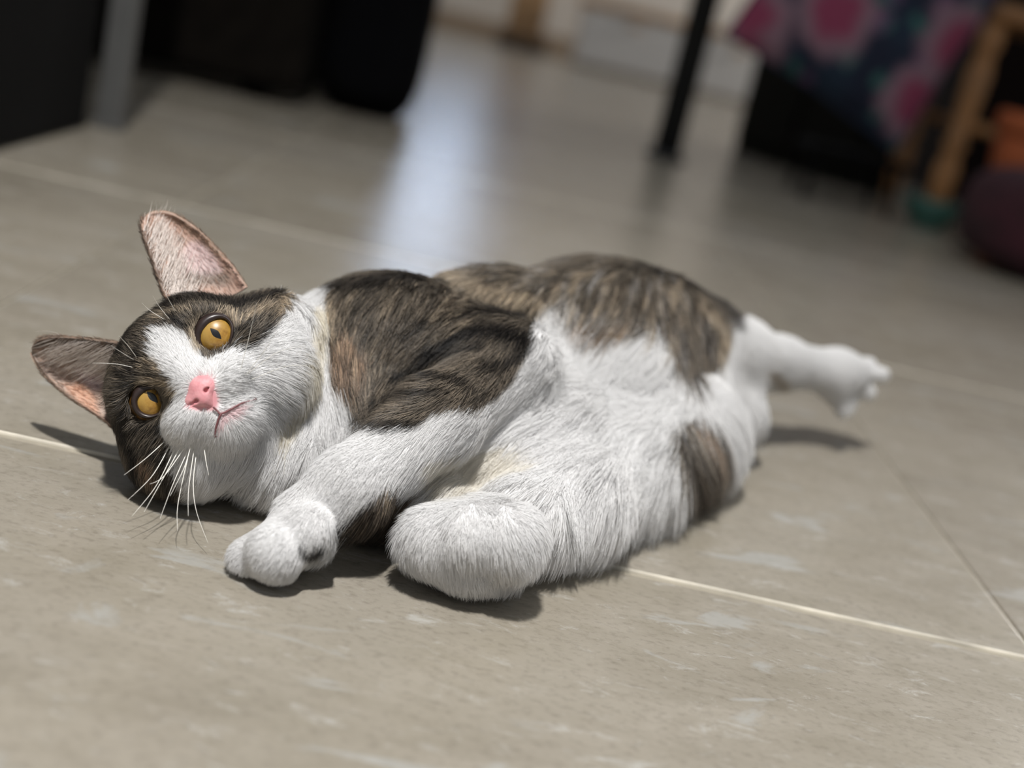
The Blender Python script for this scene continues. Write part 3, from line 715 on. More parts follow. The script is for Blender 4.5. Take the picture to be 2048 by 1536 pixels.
FLOW_B = [(620, 620, 622, 690, 1.5), (620, 760, 600, 860, 1.5), (580, 900, 520, 990, 1.5), (690, 600, 672, 670, 1.6), (760, 590, 728, 665, 1.6), (850, 570, 815, 640, 1.6), (690, 700, 690, 770, 1.5),
          (690, 780, 705, 830, 1.4), (780, 680, 742, 740, 1.3), (860, 700, 810, 748, 1.2), (940, 650, 895, 690, 1.2), (1000, 650, 960, 690, 1.2), (1030, 690, 1000, 745, 1.2), (930, 760, 880, 800, 1.1),
          (820, 780, 765, 822, 1.1), (760, 830, 715, 858, 1.1), (960, 560, 930, 620, 1.9), (1060, 540, 1035, 610, 2.1), (1160, 540, 1130, 620, 2.2), (1260, 560, 1225, 640, 2.2), (1350, 610, 1310, 690, 2.2),
          (1400, 680, 1360, 750, 2.2), (1440, 660, 1425, 720, 1.4), (1120, 640, 1075, 700, 2.3), (1220, 660, 1160, 730, 2.6), (1300, 720, 1215, 780, 2.8), (1180, 760, 1095, 820, 2.4), (1280, 820, 1190, 860, 2.6),
          (1370, 800, 1310, 850, 2.6), (1100, 860, 1010, 900, 2.0), (1200, 900, 1120, 950, 2.2), (1340, 850, 1296, 912, 2.5), (1300, 900, 1260, 970, 2.6), (1390, 890, 1395, 960, 2.6), (1430, 920, 1450, 970, 2.6), (1340, 960, 1310, 1020, 2.8),
          (1240, 980, 1205, 1050, 2.6), (1150, 1020, 1125, 1090, 2.2), (1120, 1090, 1100, 1140, 1.7), (1040, 960, 960, 1000, 1.5), (1000, 850, 920, 900, 1.2), (1060, 760, 980, 820, 1.1), (930, 860, 840, 930, .9),
          (800, 920, 720, 990, .8), (700, 960, 630, 1040, .7), (640, 1010, 590, 1070, .55), (570, 1080, 535, 1130, .45), (500, 1100, 485, 1140, .4), (620, 1060, 610, 1100, .45), (860, 1040, 835, 1100, .7),
          (880, 1110, 880, 1165, .8), (950, 1030, 945, 1090, .5), (960, 1130, 970, 1180, .9), (1040, 1060, 1060, 1120, .7), (1060, 1120, 1075, 1170, 1.1), (760, 1030, 745, 1095, 1.3), (700, 1060, 680, 1100, 1.2),
          (900, 960, 840, 1010, 1.4), (1480, 680, 1540, 710, 1.0), (1560, 710, 1640, 735, .8), (1660, 740, 1730, 755, .6), (1440, 810, 1470, 850, 1.3), (1740, 740, 1765, 750, .4)]

cat = tag(np_mesh('cat', BV, BQ, None), 'white and brown tabby cat with amber eyes lying on its side', 'cat')
bvh = BVHTree.FromPolygons([Vector(v) for v in BV], BQ.tolist())
_vn = np.zeros((len(BV), 3)); _fn = np.cross(BV[BQ[:, 2]] - BV[BQ[:, 0]], BV[BQ[:, 3]] - BV[BQ[:, 1]])
for i in range(4): np.add.at(_vn, BQ[:, i], _fn)
_vn /= np.linalg.norm(_vn, axis=1)[:, None] + 1e-12
VC = Vector(CAM)
def hit(px, py, tree=bvh):
    d = Vector(ray(px, py)).normalized(); return tree.ray_cast(VC, d)

def kd_from(pts):
    k = KDTree(len(pts))
    for i, p in enumerate(pts): k.insert(p, i)
    k.balance(); return k
def is_head(P):
    q = (np.asarray(P) - HEAD_C) @ HM * 100
    return ((q[:, 0] / 5.9) ** 2 + ((q[:, 1] - 0.3) / 5.6) ** 2 + ((q[:, 2] + 0.3) / 5.2) ** 2) < 1.0

# visible skin vertices carry the map's colour, hidden ones that of the nearest visible one
vpx = project(BV)
vis = np.zeros(len(BV), bool)
facing = ((CAM - BV) * _vn).sum(1) > 0
for i in np.nonzero(facing)[0]:
    v = Vector(BV[i]); d = (v - VC); L = d.length
    h_ = bvh.ray_cast(VC, d / L, L - 0.004)
    vis[i] = h_[0] is None
hm = is_head(BV)
vcol = np.where(hm[:, None], hd.look(vpx), coat.look(vpx))
for part in (True, False):
    src = np.nonzero(vis & (hm == part))[0]; kd = kd_from(BV[src])
    for i in np.nonzero(~vis & (hm == part))[0]:
        vcol[i] = vcol[src[kd.find(BV[i])[1]]]
# the tail behind the rump is tabby with darker rings
_tl = ~vis & (BV[:, 1] > 0.822) & (BV[:, 0] < 0.19) & (BV[:, 2] < 0.04)
vcol[_tl] = np.where((np.sin(BV[_tl, 0] * 320) > 0.3)[:, None], C_D, C_T)
fl_ = np.zeros((len(BV), 4)); wsum = np.zeros(len(BV))
def lay(flows, sel):
    A = []; Dv = []; Ln = []
    for (x0, y0, x1, y1, L) in flows:
        a = hit(x0, y0); b = hit(x1, y1)
        if a[0] is None: continue
        pa = np.array(a[0])
        d1 = np.linalg.norm(pa - CAM); rr = ray(x1, y1); pb = CAM + rr / np.linalg.norm(rr) * d1
        if b[0] is not None and abs(np.linalg.norm(np.array(b[0]) - CAM) - d1) < 0.03: pb = np.array(b[0])
        d = pb - pa; A.append(pa); Dv.append(d / np.linalg.norm(d)); Ln.append(L)
    A = np.array(A); Dv = np.array(Dv); Ln = np.array(Ln); P = BV[sel]
    W = 1.0 / (((P[:, None, :] - A[None]) ** 2).sum(2) + 0.00003) ** 2
    W /= W.sum(1)[:, None]
    fl_[sel, :3] = W @ Dv; fl_[sel, 3] = W @ Ln
lay(FLOW_H, np.nonzero(hm)[0]); lay(FLOW_B, np.nonzero(~hm)[0])
vflow = fl_[:, :3]; vlen = fl_[:, 3] * 0.01

me = cat.data
ca = me.color_attributes.new('coat', 'FLOAT_COLOR', 'POINT')
ca.data.foreach_set('color', np.concatenate([vcol * np.where(vcol.mean(1, keepdims=True) > 0.5, 0.94, 0.7), np.ones((len(BV), 1))], 1).astype(np.float32).ravel())
t = NT('cat_skin'); at = t.node('ShaderNodeAttribute', attribute_name='coat')
t.link(at.outputs['Color'], t.b.inputs['Base Color']); t.b.inputs['Roughness'].default_value = 0.85
t.b.inputs['Specular IOR Level'].default_value = 0.1
me.materials.append(t.m)

# ------------------------------------------------------------------ eyes
def outline(z):                            # outlines read off an enlargement
    return [(230 + x / 5.907, 600 + y / 5.907) for x, y in z]
EYE_IN = [outline([(1030, 370), (1090, 290), (1170, 240), (1260, 222), (1330, 258), (1362, 330), (1357, 420), (1330, 510), (1270, 560), (1190, 600), (1110, 590), (1040, 540), (1012, 450)]),
          outline([(265, 1200), (290, 1140), (340, 1095), (400, 1062), (480, 1058), (545, 1080), (590, 1130), (607, 1190), (590, 1245), (540, 1300), (470, 1345), (390, 1350), (320, 1320), (278, 1268)])]
EYE_OUT = [outline([(940, 380), (985, 262), (1070, 185), (1190, 155), (1310, 185), (1385, 265), (1400, 350), (1385, 450), (1350, 540), (1245, 602), (1150, 660), (1050, 680), (985, 610), (945, 500)]),
           outline([(195, 1190), (225, 1085), (290, 1010), (380, 970), (480, 975), (575, 1010), (650, 1075), (680, 1145), (655, 1230), (600, 1290), (545, 1345), (460, 1385), (370, 1395), (285, 1365), (225, 1295)])]
PUPIL = [(431.5, 667), (305, 794)]
def on_sphere(px, py, c, R):
    d = ray(px, py); d = d / np.linalg.norm(d); oc = CAM - c; b = oc @ d; q = b * b - (oc @ oc - R * R)
    return CAM + d * (-b - math.sqrt(max(q, 0.0)))
t = NT('eye_amber')
tc = t.node('ShaderNodeTexCoord'); sp = t.node('ShaderNodeSeparateXYZ'); t.link(tc.outputs['Object'], sp.inputs[0])
def mth(op, a, b=None):
    m = t.node('ShaderNodeMath', operation=op)
    for s, v in zip(m.inputs, (a, b)):
        if v is None: continue
        if isinstance(v, bpy.types.NodeSocket): t.link(v, s)
        else: s.default_value = v
    return m.outputs[0]
sx = mth('ABSOLUTE', sp.outputs[0]); sz = sp.outputs[2]
slit = mth('ADD', mth('DIVIDE', sx, 0.00155), mth('POWER', mth('ABSOLUTE', mth('DIVIDE', sz, 0.0035)), 1.7))
rad = mth('SQRT', mth('ADD', mth('MULTIPLY', sp.outputs[0], sp.outputs[0]), mth('MULTIPLY', sz, sz)))
nz = t.node('ShaderNodeTexNoise', i_Scale=420.0, i_Detail=5.0, i_Roughness=0.65); t.link(tc.outputs['Object'], nz.inputs['Vector'])
nz2 = t.node('ShaderNodeTexNoise', i_Scale=120.0, i_Detail=2.0); t.link(tc.outputs['Object'], nz2.inputs['Vector'])
iris = t.ramp(nz.outputs[0], [(0.3, srgb(128, 90, 30)), (0.55, srgb(164, 122, 48)), (0.75, srgb(182, 144, 72))])
iris = t.mix(t.ramp(nz2.outputs[0], [(0.4, (0, 0, 0, 1)), (0.7, (1, 1, 1, 1))]), iris, srgb(168, 134, 64))
iris = t.mix(t.ramp(mth('DIVIDE', rad, 0.0105), [(0.70, (0, 0, 0, 1)), (0.86, (1, 1, 1, 1))]), iris, srgb(92, 62, 20))
pup = t.ramp(slit, [(0.92, (1, 1, 1, 1)), (1.0, (0, 0, 0, 1))])
t.link(t.mix(pup, iris, (0.003, 0.003, 0.004, 1)), t.b.inputs['Base Color'])
t.b.inputs['Roughness'].default_value = 0.35; t.b.inputs['Coat Weight'].default_value = 0.7; t.b.inputs['Coat Roughness'].default_value = 0.02
EYE_MAT = t.m
LID = plain('eyelid_skin', (46, 35, 32), 0.35, 0, 0.2, 400)
for k in range(2):
    c = EYE_C[k]
    g = on_sphere(*PUPIL[k], c, EYE_R) - c; g /= np.linalg.norm(g)
    x_ = np.cross(g, EZ); x_ /= np.linalg.norm(x_); z_ = np.cross(x_, g)
    bm = bmesh.new(); bmesh.ops.create_uvsphere(bm, u_segments=48, v_segments=24, radius=EYE_R)
    e = bm_obj('eye', bm, EYE_MAT, cat, True)
    e.matrix_world = Matrix(((x_[0], g[0], z_[0], c[0]), (x_[1], g[1], z_[1], c[1]), (x_[2], g[2], z_[2], c[2]), (0, 0, 0, 1)))
    e['label'] = 'amber eye with a dark slit pupil'
    N = 56
    def ring(pts, R):
        P = np.array(pts + pts[:1], float); P = spline(np.vstack([P[-2], P, P[1]]), N * 3)
        # resample by angle about the centre so that rings correspond
        ctr = np.array(pts).mean(0) if R is None else ctr0
        an = np.arctan2(P[:, 1] - ctr[1], P[:, 0] - ctr[0]); rr = np.hypot(P[:, 0] - ctr[0], P[:, 1] - ctr[1])
        o = np.argsort(an); ta = np.linspace(-math.pi, math.pi, N, endpoint=False)
        r_ = np.interp(ta, np.r_[an[o][-1] - 2 * math.pi, an[o], an[o][0] + 2 * math.pi], np.r_[rr[o][-1], rr[o], rr[o][0]])
        return np.stack([ctr[0] + r_ * np.cos(ta), ctr[1] + r_ * np.sin(ta)], 1)
    ctr0 = np.array(EYE_IN[k]).mean(0)
    ri = ring(EYE_IN[k], 1); ro = ring(EYE_OUT[k], 1)
    loops = []
    for f, R in ((-0.06, 0.97), (0.0, 1.015), (0.15, 1.07), (0.4, 1.11), (0.75, 1.12), (1.0, 1.08), (1.12, 0.98)):
        q = ri * (1 - f) + ro * f
        loops.append([on_sphere(x, y, c, EYE_R * (R + 0.10 * max(0, f))) for x, y in q])
    V = [p for L in loops for p in L]; Fc = []
    for i in range(len(loops) - 1):
        for j in range(N):
            j2 = (j + 1) % N; Fc.append((i * N + j, i * N + j2, (i + 1) * N + j2, (i + 1) * N + j))
    lid = mesh_obj('eyelid', V, Fc, LID, cat, True); lid['label'] = 'dark bare rim around the eye'

# ------------------------------------------------------------------ nose and mouth
t = NT('nose_pink'); tc = t.node('ShaderNodeTexCoord')
nz = t.node('ShaderNodeTexNoise', i_Scale=260.0, i_Detail=3.0); t.link(tc.outputs['Object'], nz.inputs['Vector'])
t.link(t.ramp(nz.outputs[0], [(0.3, srgb(204, 134, 139)), (0.7, srgb(222, 162, 164))]), t.b.inputs['Base Color'])
t.b.inputs['Roughness'].default_value = 0.55; t.b.inputs['Subsurface Weight'].default_value = 0.15; t.b.inputs['Subsurface Radius'].default_value = (0.004, 0.0015, 0.001)
vo = t.node('ShaderNodeTexVoronoi', i_Scale=900.0); t.link(tc.outputs['Object'], vo.inputs['Vector'])
bp = t.node('ShaderNodeBump', i_Strength=0.15, i_Distance=0.0005); t.link(vo.outputs[0], bp.inputs['Height']); t.link(bp.outputs[0], t.b.inputs['Normal'])
NP = []; NS = []; NY = 0.30
def nell(px, py, y, r, k=0.003): NP.append(('e', Hpx(px, py, y + NY), np.array(r) * 0.01, HM, None, k))
def ncap(a, b, r0, r1, k, L): L.append(('c', Hpx(a[0], a[1], a[2] + NY), Hpx(b[0], b[1], b[2] + NY), r0 * 0.01, r1 * 0.01, k))
nell(404, 786, 3.72, (0.62, 0.44, 0.46))
nell(420, 768, 3.62, (0.30, 0.36, 0.34)); nell(384, 805, 3.62, (0.30, 0.36, 0.34))
nell(398, 772, 3.70, (0.45, 0.38, 0.40))
ncap((408, 800, 3.85), (428, 815, 3.45), 0.26, 0.16, 0.003, NP)
for (a, b, c_) in (((411, 781), (420, 771), (427, 756)), ((393, 802), (382, 809), (373, 817))):
    ncap(a + (4.4,), a + (3.4,), 0.085, 0.07, 0.0008, NS)
    ncap(a + (4.1,), b + (3.9,), 0.06, 0.045, 0.0008, NS); ncap(b + (3.95,), c_ + (3.6,), 0.045, 0.03, 0.0008, NS)
ncap((412, 797, 4.2), (430, 817, 3.85), 0.03, 0.03, 0.001, NS)
lo = np.min([p[1] for p in NP], 0) - 0.011; hi = np.max([p[1] for p in NP], 0) + 0.011
nv, nq = implicit_mesh(NP, NS, lo, hi, 0.0004)
nose = np_mesh('nose', nv, nq, t.m, cat); nose['label'] = 'bare pink nose'
nbvh = BVHTree.FromPolygons([Vector(v) for v in nv], nq.tolist())
NOSTRIL = plain('nostril_dark', (70, 28, 30), 0.5)
for (x, y) in ((411, 781), (393, 802)):
    p = Hpx(x, y, 3.66 + NY)
    bm = bmesh.new(); bmesh.ops.create_uvsphere(bm, u_segments=12, v_segments=8, radius=0.0011)
    o = bm_obj('nostril', bm, NOSTRIL, nose, True); o.location = p
def skin_path(pts, n, lift=0.0):
    out = []
    for x, y in spline(pts, n):
        h_ = hit(x, y)
        if h_[0] is not None: out.append(np.array(h_[0]) + np.array(h_[1]) * lift)
    return out
LIP = plain('lip_line', (116, 70, 72), 0.5, 0, 0.2, 300)
LIPD = plain('lip_corner', (92, 64, 60), 0.5, 0, 0.2, 300)
m1 = skin_path([(426, 813), (435, 822), (443, 828), (462, 819), (482, 808), (497, 804), (506, 801)], 22, 0.0012)
mo = tube('mouth', m1, [0.00045] * 6 + list(np.linspace(0.0005, 0.0003, len(m1) - 6)), LIP, cat, 8); mo['label'] = 'dark pink lip line'
m2 = skin_path([(443, 828), (438, 839), (434, 853), (432, 866)], 12, 0.0012)
mo = tube('mouth', m2, list(np.linspace(0.00045, 0.0004, len(m2))), LIP, cat, 8); mo['label'] = 'dark pink lip line'
for (x, y) in ((507, 800), (432, 870)):
    h_ = hit(x, y); bm = bmesh.new(); bmesh.ops.create_uvsphere(bm, u_segments=12, v_segments=8, radius=0.0009)
    o = bm_obj('mouth_corner', bm, LIPD, cat, True); o.location = np.array(h_[0]) + np.array(h_[1]) * 0.0008

# ------------------------------------------------------------------ ears
EAR = []
def make_ear(left, right, y_left, y_right, bulge, cmap, lab):
    """shell between two edges that meet at the tip; y in cm in front of the skull centre at base and tip"""
    N, M = 30, 18
    a = spline(left, N); b = spline(right, N)
    V = []
    for i in range(N):
        f = i / (N - 1)
        pa = Hpx(a[i][0], a[i][1], y_left[0] * (1 - f) + y_left[1] * f); pb = Hpx(b[i][0], b[i][1], y_right[0] * (1 - f) + y_right[1] * f)
        w = np.linalg.norm(pb - pa)
        for j in range(M):
            s = j / (M - 1)
            V.append(pa * (1 - s) + pb * s - EY * (w * bulge * (4 * s * (1 - s)) ** 0.8))
    V = np.array(V); Q = np.array([(i * M + j, i * M + j + 1, (i + 1) * M + j + 1, (i + 1) * M + j) for i in range(N - 1) for j in range(M - 1)])
    fn = np.cross(V[Q[:, 2]] - V[Q[:, 0]], V[Q[:, 3]] - V[Q[:, 1]])
    if (fn.sum(0) @ EY) < 0: Q = Q[:, ::-1]; fn = -fn
    vn = np.zeros_like(V)
    for i in range(4): np.add.at(vn, Q[:, i], fn)
    vn /= np.linalg.norm(vn, axis=1)[:, None] + 1e-12
    th = 0.0016; n0 = len(V)
    W = np.concatenate([V, V - vn * th]); Q2 = [Q, Q[:, ::-1] + n0]
    edge = [i * M for i in range(N)] + [(N - 1) * M + j for j in range(1, M)] + [i * M + M - 1 for i in range(N - 2, -1, -1)]
    rim = np.array([(edge[i], edge[i + 1], edge[i + 1] + n0, edge[i] + n0) for i in range(len(edge) - 1)])
    Q2 = np.concatenate(Q2 + [rim])
    o = np_mesh('ear', W, Q2, None, cat); o['label'] = lab
    col = cmap.look(project(W)); back = np.arange(len(W)) >= n0
    col[back] = np.array(srgb(142, 120, 102)[:3])
    at_ = o.data.color_attributes.new('coat', 'FLOAT_COLOR', 'POINT')
    at_.data.foreach_set('color', np.concatenate([col, np.ones((len(W), 1))], 1).astype(np.float32).ravel())
    o.data.materials.append(EAR_MAT)
    nn = np.concatenate([vn, -vn])
    EAR.append((W, Q2, nn, col, n0, N, M))
t = NT('ear_skin'); at = t.node('ShaderNodeAttribute', attribute_name='coat')
t.link(at.outputs['Color'], t.b.inputs['Base Color']); t.b.inputs['Roughness'].default_value = 0.6
t.b.inputs['Subsurface Weight'].default_value = 0.3; t.b.inputs['Subsurface Radius'].default_value = (0.004, 0.0015, 0.001)
EAR_MAT = t.m
e1 = CoatMap(np.array(srgb(178, 148, 132)[:3]))
e1.poly([(366, 500), (382, 482), (408, 488), (432, 512), (448, 545), (400, 556), (360, 545), (352, 520)], np.array(srgb(206, 186, 188)[:3]), 0.6, 6)
e1.line([(290, 470), (304, 512), (325, 566)], 18, C_B, 0.7); e1.line([(350, 438), (400, 474), (440, 512)], 13, C_O * 0.8, 0.7)
e1.line([(352, 476), (366, 482)], 8, C_B, 0.6); e1.line([(330, 575), (390, 560), (450, 560)], 26, C_T, 0.7)
make_ear([(352, 618), (330, 588), (318, 555), (304, 515), (290, 475), (285, 452), (290, 437), (300, 429), (318, 426)],
         [(492, 575), (472, 545), (454, 522), (428, 494), (402, 468), (378, 449), (356, 436), (338, 429), (318, 426)],
         (0.9, -0.6), (-0.9, -0.6), 0.22, e1, 'upright ear, pinkish inside with a tan rim')
e2 = CoatMap(np.array(srgb(166, 144, 130)[:3]))
e2.line([(70, 690), (130, 680), (200, 684), (250, 696)], 16, C_B, 0.75); e2.line([(66, 700), (100, 765), (150, 805)], 8, C_B, 0.5)
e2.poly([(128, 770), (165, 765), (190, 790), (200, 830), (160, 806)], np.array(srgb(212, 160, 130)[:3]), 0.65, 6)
e2.poly([(150, 735), (190, 740), (215, 770), (195, 785), (165, 762)], np.array(srgb(170, 150, 152)[:3]), 0.8, 5)
e2.line([(225, 720), (222, 790), (228, 830)], 26, C_T, 0.7)
make_ear([(292, 705), (250, 692), (200, 683), (150, 678), (105, 676), (78, 682), (64, 694), (64, 702)],
         [(258, 880), (225, 852), (190, 826), (152, 802), (118, 776), (90, 748), (72, 722), (64, 702)],
         (0.9, -1.5), (-0.9, -1.5), 0.22, e2, 'ear over the floor, orange-pink at its lower edge')
# ------------------------------------------------------------------ fur: strands on skin and ears
NPTS = 5
def sample(V, Q, dens):
    """points on quads, dens strands per square metre at each vertex; returns face, weights"""
    T = np.concatenate([Q[:, [0, 1, 2]], Q[:, [0, 2, 3]]])
    ar = np.linalg.norm(np.cross(V[T[:, 1]] - V[T[:, 0]], V[T[:, 2]] - V[T[:, 0]]), axis=1) / 2
    n = rng.poisson(ar * dens[T].mean(1)); f = np.repeat(np.arange(len(T)), n)
    u, v = rng.random(len(f)), rng.random(len(f)); m = u + v > 1; u[m] = 1 - u[m]; v[m] = 1 - v[m]
    return T[f], np.stack([1 - u - v, u, v], 1)
def strands(name, V, Q, vn, vflow, vlen, vcol, dens, parent, lift=0.42, width=0.00013, clump=0.0, label=None, curl=0.07, vary=1.0, gravity=0.15, vkd=None, spread=0.16, per=26):
    T, w = sample(V, Q, dens)
    def ip(A): return (A[T] * (w[..., None] if A.ndim > 1 else w)).sum(1)
    P = ip(V); Nn = ip(vn); Nn /= np.linalg.norm(Nn, axis=1)[:, None] + 1e-9
    D = ip(vflow); D = D - Nn * (D * Nn).sum(1)[:, None]; D /= np.linalg.norm(D, axis=1)[:, None] + 1e-9
    n = len(P)
    if n == 0: return
    B = np.cross(Nn, D)
    D = D + B * rng.normal(0, spread, (n, 1)); D /= np.linalg.norm(D, axis=1)[:, None]
    L = ip(vlen) * rng.uniform(0.65, 1.2, n)
    li = lift * rng.uniform(0.55, 1.3, n)
    d0 = D * np.cos(li)[:, None] + Nn * np.sin(li)[:, None]
    t_ = np.linspace(0, 1, NPTS)[None, :, None]
    # leaves the skin at an angle and lays down towards the tip
    bend = (D - d0) * 0.75 + np.array([0, 0, -1.0]) * gravity + B * rng.normal(0, curl, (n, 1))
    X = P[:, None, :] + L[:, None, None] * (t_ * d0[:, None, :] + t_ ** 2 * 0.55 * bend[:, None, :])
    if clump > 0:
        ci = rng.choice(n, max(1, n // per), replace=False); k = kd_from(P[ci])
        near = np.fromiter((k.find(p)[1] for p in P), int, n); G = ci[near]
        off = X - P[:, None, :]; goff = X[G] - P[G][:, None, :]
        tgt = P[G][:, None, :] + goff * (L / L[G])[:, None, None]
        cw = clump * rng.uniform(0.3, 1.0, n)[:, None, None] * t_ ** 1.5
        X = X * (1 - cw) + tgt * cw
    X[..., 2] = np.maximum(X[..., 2], 0.0006 + 0.0004 * rng.random((n, 1)))
    if vkd is not None:                     # a strand shows the colour of the place its outer half lies over
        mid_ = P + (X[:, 3] - Nn * (L * 0.2)[:, None] - P) * np.where(rng.random((n, 1)) < 0.3, rng.uniform(0.2, 1.5, (n, 1)), rng.uniform(0.8, 1.05, (n, 1)))
        col = vcol[np.fromiter((vkd.find(p)[1] for p in mid_), int, n)]
    else: col = ip(vcol)
    lum = col @ np.array([0.3, 0.6, 0.1])
    tab = np.clip((0.62 - lum) / 0.35, 0, 1)[:, None]          # how far the patch is tabby rather than white
    r_ = rng.random((n, 1))
    g = np.where(r_ < 0.32, 0.42, np.where(r_ < 0.76, 1.0, 1.75)) * rng.uniform(0.8, 1.2, (n, 1))
    g = 1 + (g - 1) * vary
    ctab = np.clip(col * g, 0, 0.85) * np.where(r_ > 0.76, np.array([[1.0, 0.97, 0.92]]), 1.0)
    cwhi = col * rng.uniform(0.90, 1.03, (n, 1))
    c = ctab * tab + cwhi * (1 - tab)
    tt = np.linspace(0, 1, NPTS)[None, :, None]
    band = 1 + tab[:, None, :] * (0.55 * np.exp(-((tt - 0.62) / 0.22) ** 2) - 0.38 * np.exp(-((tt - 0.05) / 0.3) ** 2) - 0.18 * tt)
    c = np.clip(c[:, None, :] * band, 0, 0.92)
    hc = bpy.data.hair_curves.new(name)
    hc.add_curves([NPTS] * n)
    hc.attributes['position'].data.foreach_set('vector', X.astype(np.float32).ravel())
    ra = hc.attributes.get('radius') or hc.attributes.new('radius', 'FLOAT', 'POINT')
    prof = np.array([1.0, 1.0, 0.85, 0.6, 0.15]) * width
    ra.data.foreach_set('value', (prof[None, :] * rng.uniform(0.7, 1.25, (n, 1))).astype(np.float32).ravel())
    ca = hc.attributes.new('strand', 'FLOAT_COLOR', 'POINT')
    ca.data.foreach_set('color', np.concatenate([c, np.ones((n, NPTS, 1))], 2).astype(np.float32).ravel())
    na = hc.attributes.new('skin_normal', 'FLOAT_VECTOR', 'POINT')
    na.data.foreach_set('vector', np.repeat(Nn[:, None, :], NPTS, 1).astype(np.float32).ravel())
    hc.materials.append(FUR)
    o = bpy.data.objects.new(name, hc); COL.objects.link(o); o.parent = parent
    o['kind'] = 'stuff'
    if label: o['label'] = label
    print('strands', name, n)
    return o

t = NT('fur')
at = t.node('ShaderNodeAttribute', attribute_name='strand'); an = t.node('ShaderNodeAttribute', attribute_name='skin_normal')
geo = t.node('ShaderNodeNewGeometry')
mixn = t.node('ShaderNodeMix', data_type='VECTOR', i_0=0.55)
t.link(geo.outputs['Normal'], mixn.inputs['A']); t.link(an.outputs['Vector'], mixn.inputs['B'])
nrm = t.node('ShaderNodeVectorMath', operation='NORMALIZE'); t.link(mixn.outputs['Result'], nrm.inputs[0])
t.n.remove(t.b)
df = t.node('ShaderNodeBsdfDiffuse'); tr = t.node('ShaderNodeBsdfTranslucent'); gl = t.node('ShaderNodeBsdfGlossy', i_Roughness=0.45)
for b_ in (df, tr): t.link(at.outputs['Color'], b_.inputs['Color'])
t.link(nrm.outputs[0], df.inputs['Normal'])
m1_ = t.node('ShaderNodeMixShader', i_Fac=0.38); t.link(df.outputs[0], m1_.inputs[1]); t.link(tr.outputs[0], m1_.inputs[2])
m2_ = t.node('ShaderNodeMixShader', i_Fac=0.035); t.link(m1_.outputs[0], m2_.inputs[1]); t.link(gl.outputs[0], m2_.inputs[2])
t.link(m2_.outputs[0], t.n['Material Output'].inputs['Surface'])
FUR = t.m

# strand density falls where hair is long; none on nose, lips and eye openings
dens = np.clip(3.6 / np.maximum(vlen * 100, 0.35), 1.2, 8.0) * 62e4 * 0.95
bare = np.zeros(len(BV), bool)
for k in range(2):
    P = np.array(EYE_OUT[k]); ctr = P.mean(0)
    m = in_poly([tuple(ctr + (p - ctr) * 0.96) for p in P])
    ij = (np.clip((vpx[:, 1] / MS).astype(int), 0, m.shape[0] - 1), np.clip((vpx[:, 0] / MS).astype(int), 0, m.shape[1] - 1))
    bare |= m[ij] & hm & vis
for poly in ([(380, 790), (402, 762), (425, 758), (432, 785), (438, 815), (428, 820), (405, 818), (375, 815)],):
    m = in_poly(poly); bare |= m[ij] & hm & vis
dens[bare] = 0
dens[BV[:, 2] < 0.004] *= 0.3
BKD = kd_from(BV)
strands('fur', BV, BQ, _vn, vflow, vlen, vcol, np.where(vlen >= 0.0125, dens, 0), cat, 0.33, 0.000105, 0.66, 'long coat of the trunk', gravity=0.20, vkd=BKD, spread=0.11, per=55)
strands('fur', BV, BQ, _vn, vflow, vlen, vcol, np.where(vlen < 0.0125, dens, 0), cat, 0.40, 0.000085, 0.35, 'short coat of head and legs', gravity=0.10, vkd=BKD)
for (W, Q2, nn, col, n0, N, M) in EAR:
    up_ = np.zeros_like(W); base = W[:M].mean(0); tip = W[(N - 1) * M]
    up_[:] = (tip - base) / np.linalg.norm(tip - base)
    ln = np.full(len(W), 0.0034); ln[n0:] = 0.0032
    dn = np.full(len(W), 2.6e6); dn[:n0] = 0.9e6
    rw = (np.arange(len(W)) % n0) // M; dn[rw >= N - 7] = 0
    strands('ear_fur', W, Q2, nn, up_, ln, col, dn, cat, 0.30, 0.00007, 0.2, 'short fuzz of the ear', gravity=0.0, vary=0.6)
    # long pale hairs inside the ear rooted along its front edge
    lf = np.zeros(len(W)); idx = np.arange(n0); jj = idx % M; ii = idx // M
    lf[:n0] = np.where((jj < 5) & (ii < N * 0.55), 1.0, 0.0)
    side = np.zeros_like(W); ac = W[M - 1] - W[0]; ac /= np.linalg.norm(ac); side[:] = ac * 0.75 + up_ * 0.8
    pale = np.tile(np.array(srgb(236, 226, 218)[:3]), (len(W), 1))
    strands('ear_fur', W, Q2, nn, side, np.full(len(W), 0.017), pale, lf * 0.8e6, cat, 0.5, 0.00010, 0.3, 'long pale hairs inside the ear', gravity=0.1)

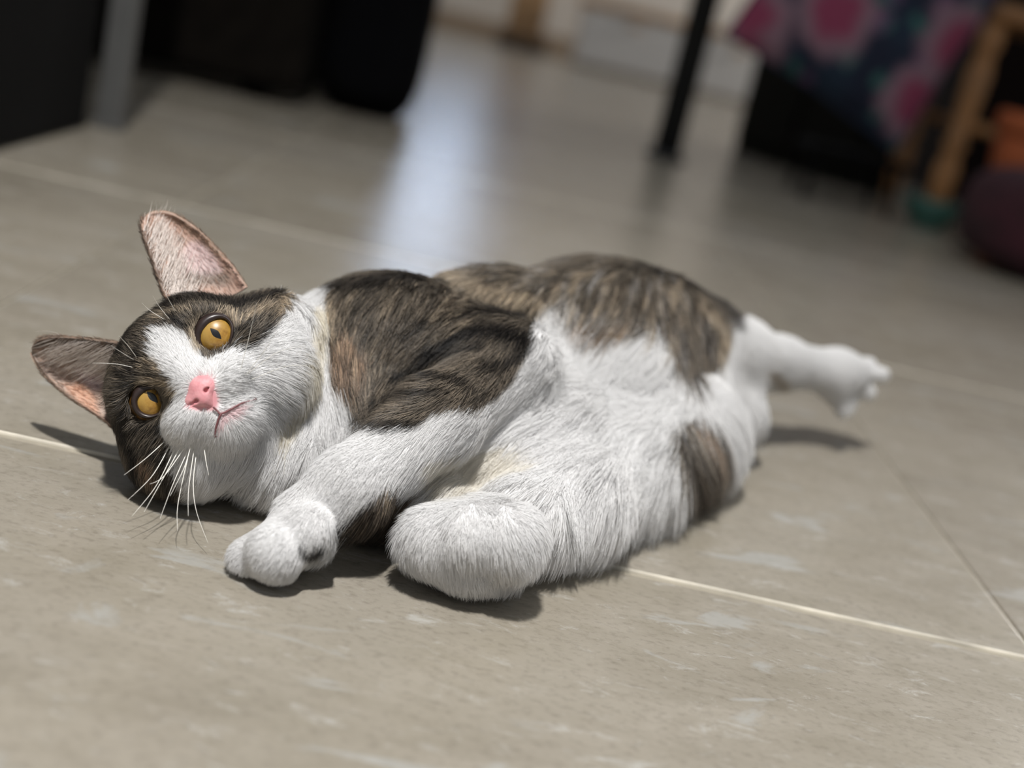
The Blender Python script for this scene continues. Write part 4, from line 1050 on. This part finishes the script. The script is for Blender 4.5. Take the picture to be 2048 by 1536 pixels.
# ------------------------------------------------------------------ whiskers
WH = plain('whisker_white', (240, 236, 226), 0.35, 0, 0.05)
def zz(pts): return [(210 + x / 4.995, 840 + y / 4.995) for x, y in pts]
WK = [zz([(590, 220), (400, 390), (190, 550)]), zz([(640, 270), (470, 560), (230, 798)]), zz([(700, 280), (510, 660), (270, 960)]), zz([(760, 260), (560, 620), (390, 920)]),
      zz([(830, 300), (680, 640), (550, 985)]), zz([(840, 330), (765, 650), (722, 900), (725, 1110)]), zz([(890, 290), (835, 700), (832, 960)]), zz([(910, 350), (882, 650), (915, 920), (1030, 1230)]),
      zz([(990, 280), (1010, 420), (1035, 550)]), zz([(800, 270), (590, 560), (450, 640)]), zz([(860, 250), (790, 480), (650, 760)])]
WK2 = [[(495, 748), (554, 705), (606, 692)], [(500, 760), (571, 733), (614, 731)], [(481, 740), (502, 658), (513, 606)], [(490, 752), (530, 700), (556, 660)]]
WK3 = [[(330, 640), (300, 621), (284, 606)], [(340, 640), (318, 612), (306, 592)], [(268, 720), (245, 706), (223, 692)], [(266, 735), (232, 728), (185, 726)], [(274, 716), (255, 690), (238, 672)], [(352, 625), (338, 600), (330, 585)]]
def whisker(path, dy, r):
    h_ = hit(*path[0])
    if h_[0] is None: return
    d0 = np.linalg.norm(np.array(h_[0]) - CAM); pts = []
    P = spline(path, 14)
    for i, (x, y) in enumerate(P):
        f = i / 13; d = ray(x, y); d /= np.linalg.norm(d)
        p = CAM + d * (d0 - 0.001 + dy * f)
        if p[2] < 0.0012: p = CAM + d * ((0.0012 - CAM[2]) / d[2])
        pts.append(p)
    tube('whisker', pts, np.linspace(r, r * 0.25, 14), WH, cat, 5)
for w_ in WK: whisker(w_, -0.012, 0.00024)
for w_ in WK2: whisker(w_, -0.015, 0.00016)
for w_ in WK3: whisker(w_, -0.012, 0.00018)
# dark pad and claw tufts under the front paw
PAD = plain('paw_pad', (58, 46, 46), 0.5, 0, 0.2, 300)
PR2 = [('c', at_y(603, 1109, 0.481), at_y(628, 1101, 0.484), 0.0036, 0.0030, 0.002)]
lo = np.minimum(PR2[0][1], PR2[0][2]) - 0.008; hi = np.maximum(PR2[0][1], PR2[0][2]) + 0.008
pv, pq = implicit_mesh(PR2, [], lo, hi, 0.0006)
o = np_mesh('paw_pad', pv, pq, PAD, cat); o['label'] = 'dark pad under the front paw'
